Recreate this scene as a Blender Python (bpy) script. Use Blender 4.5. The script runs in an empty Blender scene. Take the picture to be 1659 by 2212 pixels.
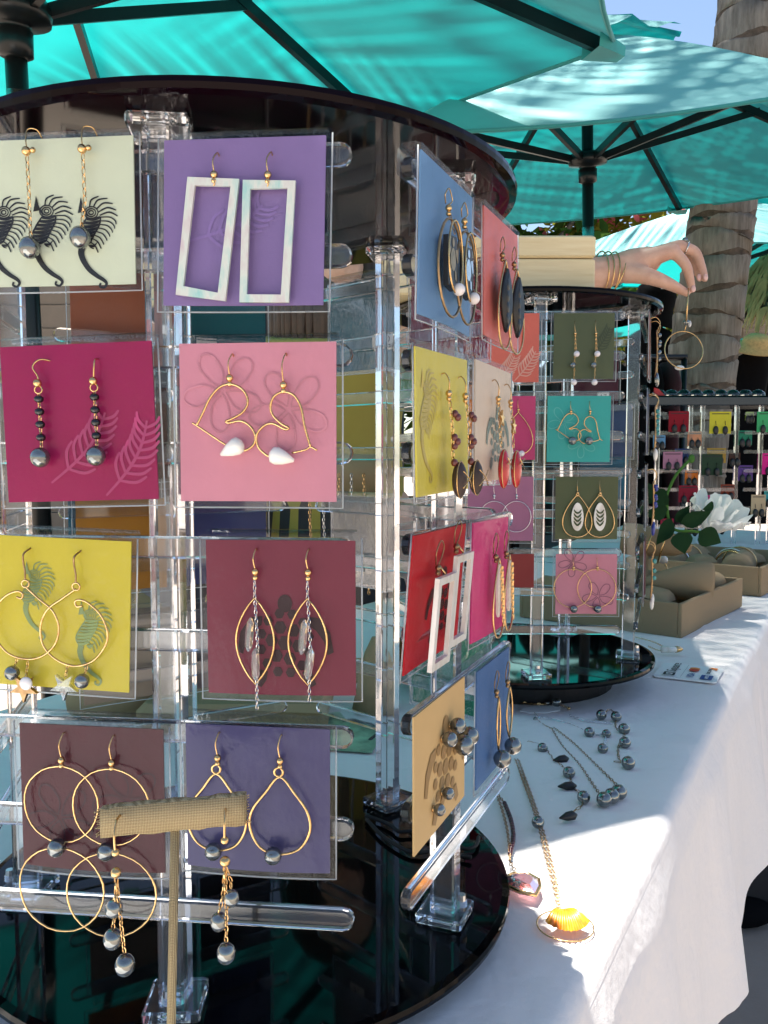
import bpy, math, random
from mathutils import Vector, Matrix

random.seed(7)
S = bpy.context.scene
COL = S.collection
R = math.radians
CAMZ = 1.0                      # camera height above the ground; z values called "zr" are relative to it

# ------------------------------------------------------------------ camera, sky, sun, exposure
cam = bpy.data.cameras.new('camera')
cam.sensor_fit = 'HORIZONTAL'; cam.sensor_width = 36.0; cam.lens = 36.0 * 1789 / 1659
cam.clip_start = 0.01; cam.clip_end = 500
camo = bpy.data.objects.new('camera', cam); COL.objects.link(camo)
camo.location = (0, 0, CAMZ); camo.rotation_euler = (R(90 - 3.98), 0, 0)
S.camera = camo

W = bpy.data.worlds.new('World'); S.world = W; W.use_nodes = True
wn = W.node_tree.nodes; wl = W.node_tree.links
bg = wn['Background']
sky = wn.new('ShaderNodeTexSky'); sky.sky_type = 'NISHITA'; sky.sun_disc = False
sky.sun_elevation = R(74.6); sky.sun_rotation = R(-15.6)
sky.air_density = 1.0; sky.dust_density = 0.6; sky.ozone_density = 0.5
wl.new(sky.outputs[0], bg.inputs[0]); bg.inputs[1].default_value = 0.07

sun = bpy.data.lights.new('sun', 'SUN'); sun.energy = 5.0; sun.angle = R(0.55); sun.color = (1.0, 0.955, 0.88)
suno = bpy.data.objects.new('sun', sun); COL.objects.link(suno)
TOSUN = Vector((-0.071, 0.256, 0.964)).normalized()
suno.rotation_euler = TOSUN.to_track_quat('Z', 'Y').to_euler(); suno.location = (0, 3, 8)

S.view_settings.view_transform = 'Standard'; S.view_settings.look = 'None'
S.view_settings.exposure = 1.58; S.view_settings.gamma = 1.0
S.render.engine = 'CYCLES'
S.cycles.use_denoising = True
S.cycles.max_bounces = 18; S.cycles.transmission_bounces = 14; S.cycles.transparent_max_bounces = 24
S.cycles.diffuse_bounces = 5; S.cycles.glossy_bounces = 6
S.cycles.sample_clamp_indirect = 8.0
S.cycles.caustics_refractive = True; S.cycles.caustics_reflective = True; S.cycles.blur_glossy = 0.5

# ------------------------------------------------------------------ materials
MAT = {}
def lin(c):
    f = lambda x: x / 12.92 if x <= 0.04045 else ((x + 0.055) / 1.055) ** 2.4
    return tuple(f(v / 255.0) for v in c) + (1.0,)
def newmat(name):
    m = bpy.data.materials.new(name); m.use_nodes = True
    nt = m.node_tree; b = nt.nodes.get('Principled BSDF')
    MAT[name] = m
    return m, nt, b
def setb(b, **k):
    for n, v in k.items():
        key = {'rough': 'Roughness', 'metal': 'Metallic', 'base': 'Base Color', 'trans': 'Transmission Weight', 'ior': 'IOR',
               'coat': 'Coat Weight', 'coatr': 'Coat Roughness', 'spec': 'Specular IOR Level', 'sss': 'Subsurface Weight'}[n]
        b.inputs[key].default_value = v
def noise(nt, scale, detail=4, rough=.6, coord='Object', vec=None, stretch=None):
    tc = nt.nodes.new('ShaderNodeTexCoord'); n = nt.nodes.new('ShaderNodeTexNoise')
    n.inputs['Scale'].default_value = scale; n.inputs['Detail'].default_value = detail; n.inputs['Roughness'].default_value = rough
    if stretch:
        mp = nt.nodes.new('ShaderNodeMapping'); mp.inputs['Scale'].default_value = stretch
        nt.links.new(tc.outputs[coord], mp.inputs[0]); nt.links.new(mp.outputs[0], n.inputs['Vector'])
    else:
        nt.links.new(tc.outputs[coord], n.inputs['Vector'])
    return n
def ramp(nt, src, stops):
    r = nt.nodes.new('ShaderNodeValToRGB'); e = r.color_ramp.elements
    while len(e) < len(stops): e.new(0.5)
    for i, (p, c) in enumerate(stops):
        e[i].position = p; e[i].color = c if len(c) == 4 else tuple(c) + (1,)
    nt.links.new(src, r.inputs[0]); return r
def bump(nt, b, src, strength, dist=.001):
    bp = nt.nodes.new('ShaderNodeBump'); bp.inputs['Strength'].default_value = strength; bp.inputs['Distance'].default_value = dist
    nt.links.new(src, bp.inputs['Height']); nt.links.new(bp.outputs[0], b.inputs['Normal']); return bp
def plain(name, col, rough=.5, metal=0, coat=0, var=.12, scale=20, bmp=0, bscale=200, bdist=.0005, spec=.5):
    """colour with a little uneven wear so that no surface is perfectly even"""
    m, nt, b = newmat(name)
    setb(b, rough=rough, metal=metal, coat=coat, spec=spec)
    n = noise(nt, scale)
    c = lin(col)
    lo = tuple(max(0, v * (1 - var)) for v in c[:3]); hi = tuple(min(1, v * (1 + var)) for v in c[:3])
    r = ramp(nt, n.outputs[0], [(.3, lo), (.7, hi)])
    nt.links.new(r.outputs[0], b.inputs['Base Color'])
    if bmp:
        n2 = noise(nt, bscale, 3); bump(nt, b, n2.outputs[0], bmp, bdist)
    return m

def m_acrylic():
    m, nt, b = newmat('clear_acrylic')
    setb(b, base=(.95, .97, 1, 1), rough=.035, trans=.97, ior=1.47)
    n = noise(nt, 60, 2); bump(nt, b, n.outputs[0], .06, .0006)
m_acrylic()
def m_acrylic_bar():
    m, nt, b = newmat('acrylic_bar')
    setb(b, base=(.96, .975, 1, 1), rough=.05, trans=.985, ior=1.46)
m_acrylic_bar()
def m_glass():
    m, nt, b = newmat('clear_glass')
    setb(b, base=(.93, .98, .98, 1), rough=.02, trans=1.0, ior=1.5)
m_glass()
def m_sleeve():
    m, nt, b = newmat('clear_sleeve'); nt.nodes.remove(b)
    out = nt.nodes['Material Output']
    tr = nt.nodes.new('ShaderNodeBsdfTransparent'); tr.inputs[0].default_value = (.965, .975, .985, 1)
    gl = nt.nodes.new('ShaderNodeBsdfGlossy'); gl.inputs['Roughness'].default_value = .09
    lw = nt.nodes.new('ShaderNodeFresnel'); lw.inputs[0].default_value = 1.55
    n1 = noise(nt, 45, 5, .7, stretch=(1, 1, .45)); n2 = noise(nt, 400, 3, .6, stretch=(1, 1, .5))
    ad = nt.nodes.new('ShaderNodeMath'); ad.operation = 'MULTIPLY_ADD'; ad.inputs[1].default_value = .25
    nt.links.new(n2.outputs[0], ad.inputs[0]); nt.links.new(n1.outputs[0], ad.inputs[2])
    bp = nt.nodes.new('ShaderNodeBump'); bp.inputs['Strength'].default_value = .55; bp.inputs['Distance'].default_value = .0022
    nt.links.new(ad.outputs[0], bp.inputs['Height'])
    nt.links.new(bp.outputs[0], gl.inputs['Normal']); nt.links.new(bp.outputs[0], lw.inputs['Normal'])
    mul = nt.nodes.new('ShaderNodeMath'); mul.operation = 'MULTIPLY'; mul.inputs[1].default_value = .36; mul.use_clamp = True
    nt.links.new(lw.outputs[0], mul.inputs[0])
    mx = nt.nodes.new('ShaderNodeMixShader')
    nt.links.new(mul.outputs[0], mx.inputs[0]); nt.links.new(tr.outputs[0], mx.inputs[1]); nt.links.new(gl.outputs[0], mx.inputs[2])
    nt.links.new(mx.outputs[0], out.inputs[0])
m_sleeve()
def m_weld():
    m, nt, b = newmat('sleeve_weld'); setb(b, base=(.86, .9, .94, 1), rough=.3, trans=.8, ior=1.4)
m_weld()
def m_canopy():
    m, nt, b = newmat('teal_canopy'); nt.nodes.remove(b)
    out = nt.nodes['Material Output']
    d = nt.nodes.new('ShaderNodeBsdfDiffuse'); t = nt.nodes.new('ShaderNodeBsdfTranslucent')
    n = noise(nt, 3.0, 4)
    rd = ramp(nt, n.outputs[0], [(.3, (.045, .22, .22)), (.7, (.06, .27, .27))])
    rt = ramp(nt, n.outputs[0], [(.3, (.0, .142, .136)), (.7, (.0, .172, .165))])
    nt.links.new(rd.outputs[0], d.inputs[0]); nt.links.new(rt.outputs[0], t.inputs[0])
    n2 = noise(nt, 5, 5, .55, stretch=(1, 2.2, 1)); bp = nt.nodes.new('ShaderNodeBump'); bp.inputs['Strength'].default_value = .16; bp.inputs['Distance'].default_value = .03
    nt.links.new(n2.outputs[0], bp.inputs['Height']); nt.links.new(bp.outputs[0], d.inputs['Normal'])
    ad = nt.nodes.new('ShaderNodeAddShader')
    nt.links.new(d.outputs[0], ad.inputs[0]); nt.links.new(t.outputs[0], ad.inputs[1])
    g = nt.nodes.new('ShaderNodeBsdfGlossy'); g.inputs['Roughness'].default_value = .72; g.inputs[0].default_value = (.62, .92, .92, 1)
    fr = nt.nodes.new('ShaderNodeFresnel'); fr.inputs[0].default_value = 1.2; nt.links.new(bp.outputs[0], g.inputs['Normal'])
    mn = nt.nodes.new('ShaderNodeMath'); mn.operation = 'MINIMUM'; mn.inputs[1].default_value = .30; nt.links.new(fr.outputs[0], mn.inputs[0]); mx = nt.nodes.new('ShaderNodeMixShader'); nt.links.new(mn.outputs[0], mx.inputs[0]); nt.links.new(ad.outputs[0], mx.inputs[1]); nt.links.new(g.outputs[0], mx.inputs[2])
    nt.links.new(mx.outputs[0], out.inputs[0])
m_canopy()
def m_cloth():
    m, nt, b = newmat('white_cloth'); nt.nodes.remove(b)
    out = nt.nodes['Material Output']
    d = nt.nodes.new('ShaderNodeBsdfDiffuse'); t = nt.nodes.new('ShaderNodeBsdfTranslucent')
    d.inputs[0].default_value = (.775, .74, .71, 1); t.inputs[0].default_value = (.15, .125, .115, 1)
    n1 = noise(nt, 9, 5, .6); n2 = noise(nt, 1500, 2)
    ad = nt.nodes.new('ShaderNodeMath'); ad.operation = 'MULTIPLY_ADD'; ad.inputs[1].default_value = .03
    nt.links.new(n2.outputs[0], ad.inputs[0]); nt.links.new(n1.outputs[0], ad.inputs[2])
    bp = nt.nodes.new('ShaderNodeBump'); bp.inputs['Strength'].default_value = .5; bp.inputs['Distance'].default_value = .016
    nt.links.new(ad.outputs[0], bp.inputs['Height']); nt.links.new(bp.outputs[0], d.inputs['Normal'])
    mx = nt.nodes.new('ShaderNodeAddShader')
    nt.links.new(d.outputs[0], mx.inputs[0]); nt.links.new(t.outputs[0], mx.inputs[1]); nt.links.new(mx.outputs[0], out.inputs[0])
m_cloth()
def m_burlap(name, c1, c2, scale=900):
    m, nt, b = newmat(name); setb(b, rough=.95, spec=.1)
    tc = nt.nodes.new('ShaderNodeTexCoord')
    ws = []
    for d in ('X', 'Z'):
        w = nt.nodes.new('ShaderNodeTexWave'); w.bands_direction = d; w.inputs['Scale'].default_value = scale / 6.0
        w.inputs['Distortion'].default_value = 1.3; w.inputs['Detail'].default_value = 2; w.inputs['Detail Scale'].default_value = 1.5
        nt.links.new(tc.outputs['Object'], w.inputs[0]); ws.append(w)
    mu = nt.nodes.new('ShaderNodeMath'); mu.operation = 'ADD'
    nt.links.new(ws[0].outputs['Fac'], mu.inputs[0]); nt.links.new(ws[1].outputs['Fac'], mu.inputs[1])
    hf = nt.nodes.new('ShaderNodeMath'); hf.operation = 'MULTIPLY'; hf.inputs[1].default_value = .5; nt.links.new(mu.outputs[0], hf.inputs[0])
    r = ramp(nt, hf.outputs[0], [(.2, lin(c1)), (.75, lin(c2))]); nt.links.new(r.outputs[0], b.inputs['Base Color'])
    bump(nt, b, hf.outputs[0], .7, .0008)
m_burlap('burlap', (132, 112, 78), (204, 184, 144), 3600)
m_burlap('taupe_linen', (160, 136, 106), (190, 165, 132), 6000)
def m_pearl():
    m, nt, b = newmat('dark_pearl'); setb(b, rough=.13, metal=.85, coat=.6, coatr=.03)
    tc = nt.nodes.new('ShaderNodeTexCoord'); w = nt.nodes.new('ShaderNodeTexWave'); w.bands_direction = 'Z'
    w.inputs['Scale'].default_value = 90; w.inputs['Distortion'].default_value = 5; w.inputs['Detail'].default_value = 2
    nt.links.new(tc.outputs['Object'], w.inputs[0])
    r = ramp(nt, w.outputs['Fac'], [(0, (.15, .16, .165)), (.5, (.20, .22, .215)), (1, (.27, .27, .25))])
    nt.links.new(r.outputs[0], b.inputs['Base Color'])
m_pearl()
def m_mop(name, a, b_, c):
    m, nt, b = newmat(name); setb(b, rough=.22, coat=.5, coatr=.06)
    n = noise(nt, 130, 4, .6, stretch=(1, 1, .35)); r = ramp(nt, n.outputs[0], [(.32, a), (.5, b_), (.66, c)])
    nt.links.new(r.outputs[0], b.inputs['Base Color'])
m_mop('mother_of_pearl', (.28, .50, .46), (.56, .58, .51), (.52, .42, .42))
m_mop('white_shell', (.62, .56, .47), (.76, .73, .66), (.82, .8, .74))
m_mop('white_pearl', (.55, .52, .5), (.7, .68, .66), (.76, .7, .7))
plain('gold', (214, 176, 122), .26, 1.0, var=.2, scale=300, bmp=.3, bscale=500)
plain('antique_gold', (158, 130, 96), .36, 1.0, var=.3, scale=300, bmp=.3, bscale=500)
plain('silver', (205, 205, 205), .22, 1.0, var=.15, scale=300)
plain('black_bead', (16, 16, 18), .25, 0, .3)
plain('jet_carving', (13, 12, 13), .45, 0, .1)
plain('garnet_bead', (70, 22, 26), .2, 0, .5, .3, 300)
plain('brown_stone', (54, 38, 32), .6, 0, .1, .3, 150, .3, 300)
plain('chip_stone', (100, 42, 34), .35, 0, .4, .3, 250)
plain('red_stone', (176, 14, 22), .25, 0, .5, .25, 120)
plain('turquoise_bead', (60, 140, 135), .35, 0, .3)
plain('blue_bead', (20, 40, 130), .3, 0, .4)
def m_tint(name, col, rough, ior=1.5):
    m, nt, b = newmat(name); setb(b, base=lin(col), rough=rough, trans=.85, ior=ior)
    n = noise(nt, 150, 3); bump(nt, b, n.outputs[0], .5, .001)
m_tint('quartz', (225, 232, 228), .06)
m_tint('rose_quartz', (240, 170, 178), .12)
def m_shellyellow():
    m, nt, b = newmat('sunrise_shell'); setb(b, rough=.3, coat=.4)
    n = noise(nt, 130, 3); r = ramp(nt, n.outputs[0], [(.3, lin((214, 104, 10))), (.6, lin((232, 158, 34)))])
    nt.links.new(r.outputs[0], b.inputs['Base Color'])
m_shellyellow()
plain('black_acrylic', (6, 6, 8), .035, 0, 0, .3, 30, spec=.3)
plain('burgundy_acrylic', (12, 2, 6), .05, 0, 0, .2, 10, spec=.28)
plain('black_metal', (18, 18, 20), .35, 0.2, 0, .3, 30)
plain('dark_pole', (20, 24, 26), .3, .3, 0, .25, 12)
def m_wood():
    m, nt, b = newmat('pale_wood'); setb(b, rough=.55)
    n = noise(nt, 18, 6, .6, stretch=(1, 1, 12)); n2 = noise(nt, 6, 3)
    r = ramp(nt, n.outputs[0], [(.3, lin((218, 196, 148))), (.55, lin((228, 208, 162))), (.75, lin((234, 217, 174)))])
    nt.links.new(r.outputs[0], b.inputs['Base Color']); bump(nt, b, n.outputs[0], .15, .001)
m_wood()
def m_palm():
    m, nt, b = newmat('palm_bark'); setb(b, rough=.95, spec=.15)
    n = noise(nt, 7, 6, .7, stretch=(1, 1, .25)); n2 = noise(nt, 40, 4, .7, stretch=(1, 1, .12))
    r = ramp(nt, n.outputs[0], [(.3, (.135, .118, .10)), (.5, (.235, .212, .185)), (.72, (.33, .30, .265))])
    r2 = ramp(nt, n2.outputs[0], [(.35, (.55, .55, .55)), (.6, (1, 1, 1))])
    mx = nt.nodes.new('ShaderNodeMixRGB'); mx.blend_type = 'MULTIPLY'; mx.inputs[0].default_value = .8
    nt.links.new(r.outputs[0], mx.inputs[1]); nt.links.new(r2.outputs[0], mx.inputs[2]); nt.links.new(mx.outputs[0], b.inputs['Base Color'])
    bump(nt, b, n2.outputs[0], .6, .012)
m_palm()
plain('palm_scar', (84, 72, 62), .95, 0, 0, .5, 30, .6, 80, .006)
def m_leaf(name, c1, c2, tr=.35):
    m, nt, b = newmat(name); nt.nodes.remove(b); out = nt.nodes['Material Output']
    d = nt.nodes.new('ShaderNodeBsdfDiffuse'); t = nt.nodes.new('ShaderNodeBsdfTranslucent')
    n = noise(nt, 2.3, 4); r = ramp(nt, n.outputs[0], [(.3, lin(c1)), (.7, lin(c2))])
    nt.links.new(r.outputs[0], d.inputs[0]); nt.links.new(r.outputs[0], t.inputs[0])
    mx = nt.nodes.new('ShaderNodeMixShader'); mx.inputs[0].default_value = tr
    nt.links.new(d.outputs[0], mx.inputs[1]); nt.links.new(t.outputs[0], mx.inputs[2]); nt.links.new(mx.outputs[0], out.inputs[0])
m_leaf('tree_leaf', (38, 62, 28), (72, 96, 40)); m_leaf('yellow_leaf', (110, 118, 40), (150, 140, 60)); m_leaf('palm_leaf', (58, 82, 40), (92, 110, 56))
m_leaf('rose_leaf', (28, 52, 34), (46, 72, 46), .2); m_leaf('rose_petal', (226, 232, 222), (244, 240, 238), .4); m_leaf('rose_stem', (70, 112, 56), (96, 138, 70), .15)
m_leaf('thatch', (146, 124, 86), (204, 178, 130), .2); m_leaf('pink_blossom', (200, 90, 110), (220, 130, 130), .3)
def m_ground():
    m, nt, b = newmat('paving'); setb(b, rough=.9, spec=.2)
    n = noise(nt, 3, 8, .65); n2 = noise(nt, 90, 4, .7)
    r = ramp(nt, n.outputs[0], [(.3, (.32, .26, .21)), (.7, (.43, .355, .295))]); nt.links.new(r.outputs[0], b.inputs['Base Color'])
    bump(nt, b, n2.outputs[0], .4, .004)
m_ground()
plain('siding', (120, 110, 98), .7, 0, 0, .1, 6, .2, 60, .002)
plain('trim_white', (226, 224, 218), .6, 0, 0, .05)
plain('window_glass', (30, 36, 40), .08, 0, .3)
plain('roof_shingle', (92, 84, 78), .9, 0, 0, .3, 8)
def m_skin():
    m, nt, b = newmat('skin'); setb(b, rough=.5, sss=.15)
    b.inputs['Subsurface Radius'].default_value = (.012, .005, .003)
    n = noise(nt, 40, 5); r = ramp(nt, n.outputs[0], [(.3, lin((192, 146, 124))), (.7, lin((216, 174, 152)))]); nt.links.new(r.outputs[0], b.inputs['Base Color'])
    n2 = noise(nt, 260, 3); bump(nt, b, n2.outputs[0], .15, .001)
m_skin()
plain('nail', (222, 176, 164), .25, 0, .4)
plain('hair_brown', (58, 38, 26), .5, 0, 0, .4, 60, .5, 200)
plain('olive_shirt', (150, 134, 58), .85, 0, 0, .12, 8, .3, 500)
plain('black_cloth', (12, 12, 14), .9, 0, 0, .3, 8, .4, 300, spec=.1)
plain('charcoal_cloth', (44, 42, 44), .9, 0, 0, .3, 8, .4, 300)
plain('navy_cloth', (20, 24, 40), .9, 0, 0, .3, 8, .4, 300); plain('wine_cloth', (58, 22, 30), .9, 0, 0, .3, 8, .4, 300)
plain('straw', (206, 170, 110), .8, 0, 0, .2, 60, .5, 200)
plain('paper_white', (236, 236, 232), .6, 0, 0, .04)
plain('ink', (22, 22, 26), .6)
plain('ink_blue', (26, 70, 140), .5); plain('ink_red', (208, 60, 30), .5); plain('ink_orange', (230, 130, 40), .5); plain('ink_grey', (150, 150, 155), .5)
plain('table_leg_grey', (90, 90, 92), .5); plain('table_top_grey', (170, 168, 164), .6)
plain('black_cord', (10, 10, 11), .7); plain('navy_lacquer', (14, 18, 32), .25, 0, .4)
plain('red_plastic', (190, 20, 26), .4)
plain('leather_bag', (58, 48, 44), .55, 0, .1, .2, 20, .4, 200, .002)
plain('postcard', (120, 160, 130), .5, 0, .2, .6, 45)

CARDMAT = {}
def cardmat(name, col):
    if name not in CARDMAT:
        col = tuple(v * .93 for v in col); CARDMAT[name] = plain('card_' + name, col, .6, 0, 0, .05, 25, .12, 900, .0003, .2)
    return CARDMAT[name]

for n_ in ('burgundy_acrylic', 'black_acrylic'): MAT[n_].node_tree.nodes['Principled BSDF'].inputs['IOR'].default_value = 1.28
# ------------------------------------------------------------------ mesh builder
class MB:
    def __init__(s): s.v = []; s.f = []
    def add(s, vs, fs):
        o = len(s.v); s.v += [tuple(v) for v in vs]; s.f += [tuple(i + o for i in f) for f in fs]; return s
    def box(s, c, d, M=None):
        c = Vector(c); hx, hy, hz = d[0] / 2, d[1] / 2, d[2] / 2
        vs = [Vector((x * hx, y * hy, z * hz)) for x in (-1, 1) for y in (-1, 1) for z in (-1, 1)]
        if M is not None: vs = [M @ v for v in vs]
        return s.add([c + v for v in vs], [(0, 1, 3, 2), (4, 6, 7, 5), (0, 4, 5, 1), (2, 3, 7, 6), (0, 2, 6, 4), (1, 5, 7, 3)])
    def bar(s, a, b, wx, wy, up=(0, 0, 1)):
        a, b = Vector(a), Vector(b); d = (b - a); L = d.length; d.normalize(); u = Vector(up)
        x = d.cross(u); x = x.normalized() if x.length > 1e-6 else Vector((1, 0, 0)); y = d.cross(x).normalized()
        vs = [p + x * sx * wx / 2 + y * sy * wy / 2 for p in (a, b) for sx, sy in ((-1, -1), (1, -1), (1, 1), (-1, 1))]
        return s.add(vs, [(3, 2, 1, 0), (4, 5, 6, 7), (0, 1, 5, 4), (1, 2, 6, 5), (2, 3, 7, 6), (3, 0, 4, 7)])
    def tube(s, pts, r, n=8, closed=False, cap=True, flat=1.0):
        pts = [Vector(p) for p in pts]; m = len(pts)
        rs = r if isinstance(r, (list, tuple)) else [r] * m
        prev = None; vs = []
        for i, p in enumerate(pts):
            if closed: d = pts[(i + 1) % m] - pts[i - 1]
            else: d = pts[min(i + 1, m - 1)] - pts[max(i - 1, 0)]
            if d.length < 1e-9: d = Vector((0, 0, 1))
            d.normalize()
            if prev is None:
                x = d.cross(Vector((0, 1, 0)));
                if x.length < .1: x = d.cross(Vector((1, 0, 0)))
                x.normalize()
            else:
                x = prev - d * prev.dot(d)
                x = x.normalized() if x.length > 1e-6 else d.orthogonal().normalized()
            prev = x; y = d.cross(x)
            for k in range(n):
                a = 2 * math.pi * k / n
                vs.append(p + (x * math.cos(a) + y * math.sin(a) * flat) * rs[i])
        fs = []
        for i in range(m if closed else m - 1):
            j = (i + 1) % m
            for k in range(n):
                l = (k + 1) % n; fs.append((i * n + k, i * n + l, j * n + l, j * n + k))
        if cap and not closed:
            fs.append(tuple(range(n - 1, -1, -1))); fs.append(tuple((m - 1) * n + k for k in range(n)))
        return s.add(vs, fs)
    def ball(s, c, r, n=12, m=8, sc=(1, 1, 1), M=None):
        c = Vector(c); vs = [Vector((0, 0, 1))]
        for i in range(1, m):
            t = math.pi * i / m
            for k in range(n):
                a = 2 * math.pi * k / n; vs.append(Vector((math.sin(t) * math.cos(a), math.sin(t) * math.sin(a), math.cos(t))))
        vs.append(Vector((0, 0, -1)))
        vs = [Vector((v.x * sc[0] * r, v.y * sc[1] * r, v.z * sc[2] * r)) for v in vs]
        if M is not None: vs = [M @ v for v in vs]
        fs = [(0, 1 + k, 1 + (k + 1) % n) for k in range(n)]
        for i in range(m - 2):
            for k in range(n):
                l = (k + 1) % n; fs.append((1 + i * n + k, 1 + (i + 1) * n + k, 1 + (i + 1) * n + l, 1 + i * n + l))
        e = len(vs) - 1; o = 1 + (m - 2) * n
        fs += [(e, o + (k + 1) % n, o + k) for k in range(n)]
        return s.add([c + v for v in vs], fs)
    def lathe(s, prof, n=24, c=(0, 0, 0), M=None):
        c = Vector(c); vs = []
        for r, z in prof:
            for k in range(n):
                a = 2 * math.pi * k / n; v = Vector((r * math.cos(a), r * math.sin(a), z)); vs.append(c + (M @ v if M is not None else v))
        fs = []
        for i in range(len(prof) - 1):
            for k in range(n):
                l = (k + 1) % n; fs.append((i * n + k, i * n + l, (i + 1) * n + l, (i + 1) * n + k))
        fs.append(tuple(range(n - 1, -1, -1))); fs.append(tuple((len(prof) - 1) * n + k for k in range(n)))
        return s.add(vs, fs)
    def prism(s, poly, y0, y1):
        """polygon given in x,z extruded along y"""
        n = len(poly)
        vs = [(p[0], y0, p[1]) for p in poly] + [(p[0], y1, p[1]) for p in poly]
        fs = [tuple(range(n)), tuple(range(2 * n - 1, n - 1, -1))] + [(i, n + i, n + (i + 1) % n, (i + 1) % n) for i in range(n)]
        return s.add(vs, fs)
    def frame(s, outer, inner, y0, y1):
        """flat frame between two polygons of equal length, in x,z"""
        n = len(outer)
        vs = [(p[0], y, p[1]) for y in (y0, y1) for poly in (outer, inner) for p in poly]
        fs = []
        for i in range(n):
            j = (i + 1) % n
            fs += [(i, j, n + j, n + i), (2 * n + j, 2 * n + i, 3 * n + i, 3 * n + j), (j, i, 2 * n + i, 2 * n + j), (n + i, n + j, 3 * n + j, 3 * n + i)]
        return s.add(vs, fs)
    def ribbon(s, pts, w, y):
        """flat printed line in the x,z plane"""
        m = len(pts); ws = w if isinstance(w, (list, tuple)) else [w] * m; vs = []
        for i, p in enumerate(pts):
            a = pts[max(i - 1, 0)]; b = pts[min(i + 1, m - 1)]; dx, dz = b[0] - a[0], b[1] - a[1]; L = math.hypot(dx, dz) or 1
            nx, nz = -dz / L * ws[i] / 2, dx / L * ws[i] / 2
            vs += [(p[0] + nx, y, p[1] + nz), (p[0] - nx, y, p[1] - nz)]
        return s.add(vs, [(2 * i, 2 * i + 1, 2 * i + 3, 2 * i + 2) for i in range(m - 1)])
    def flat(s, poly, y):
        return s.add([(p[0], y, p[1]) for p in poly], [tuple(range(len(poly)))])
    def links(s, pts, L=.0042, r=.00055, w=.0013, n=7):
        """a chain of small oval links along a polyline"""
        pts = [Vector(p) for p in pts]; acc = 0; seg = [(pts[i], pts[i + 1]) for i in range(len(pts) - 1)]
        tot = sum((b - a).length for a, b in seg); k = 0; d = L / 2
        while d < tot:
            q = d
            for a, b in seg:
                l = (b - a).length
                if q <= l: break
                q -= l
            t = (b - a).normalized(); p = a + t * q
            x = t.cross(Vector((.3, 1, .2))).normalized()
            if k % 2: x = t.cross(x).normalized()
            s.tube([p + t * math.cos(2 * math.pi * i / n) * L * .62 + x * math.sin(2 * math.pi * i / n) * w for i in range(n)], r, 4, True)
            d += L; k += 1
        return s
    def mesh(s, name, smooth=False):
        me = bpy.data.meshes.new(name); me.from_pydata(s.v, [], s.f); me.update()
        if smooth: me.polygons.foreach_set('use_smooth', [True] * len(me.polygons))
        return me
    def build(s, name, mat, parent=None, smooth=False):
        return obj(name, s.mesh(name, smooth), mat, parent)

def obj(name, me, mat, parent=None):
    o = bpy.data.objects.new(name, me)
    if mat is not None and not me.materials: me.materials.append(MAT[mat] if isinstance(mat, str) else mat)
    COL.objects.link(o)
    if parent is not None: o.parent = parent
    return o
def tag(o, label=None, cat=None, group=None, kind=None):
    if label:
        if len(label.split()) > 16: print('LONG LABEL', label)
        o['label'] = label
    if cat: o['category'] = cat
    if group: o['group'] = group
    if kind: o['kind'] = kind
    return o
def thing(name, label, cat, M=None, group=None):
    o = bpy.data.objects.new(name, None); o.empty_display_size = .02; COL.objects.link(o)
    if M is not None: o.matrix_world = M if isinstance(M, Matrix) else Matrix.Translation(M)
    return tag(o, label, cat, group)
def smooth_path(pts, n=6, closed=False):
    """Catmull-Rom through the points"""
    pts = [Vector(p) for p in pts]; m = len(pts); out = []
    rng = range(m) if closed else range(m - 1)
    for i in rng:
        if closed: p0, p1, p2, p3 = pts[i - 1], pts[i], pts[(i + 1) % m], pts[(i + 2) % m]
        else: p0, p1, p2, p3 = pts[max(i - 1, 0)], pts[i], pts[i + 1], pts[min(i + 2, m - 1)]
        for k in range(n):
            t = k / n
            out.append(.5 * ((2 * p1) + (p2 - p0) * t + (2 * p0 - 5 * p1 + 4 * p2 - p3) * t * t + (3 * p1 - p0 - 3 * p2 + p3) * t ** 3))
    if not closed: out.append(pts[-1])
    return out
P0 = R(-3.98)
def ray(x, y):
    u = (x - 829.5) / 1789.; v = -(y - 1106.) / 1789.
    return Vector((u, math.cos(P0) - v * math.sin(P0), math.sin(P0) + v * math.cos(P0)))
def at(x, y, Y):
    """world point seen at photo position x,y (1659 wide) at world depth Y"""
    d = ray(x, y); d = d * (Y / d.y); return Vector((d.x, d.y, d.z + CAMZ))
def on_z(x, y, zr):
    d = ray(x, y); d = d * (zr / d.z); return Vector((d.x, d.y, zr + CAMZ))

# ------------------------------------------------------------------ the setting
TABLE = -0.245                 # table top relative to the camera
def ground():
    mb = MB(); mb.add([(-60, -60, 0), (60, -60, 0), (60, 60, 0), (-60, 60, 0)], [(0, 1, 2, 3)])
    tag(mb.build('ground', 'paving'), kind='structure')
ground()

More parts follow.
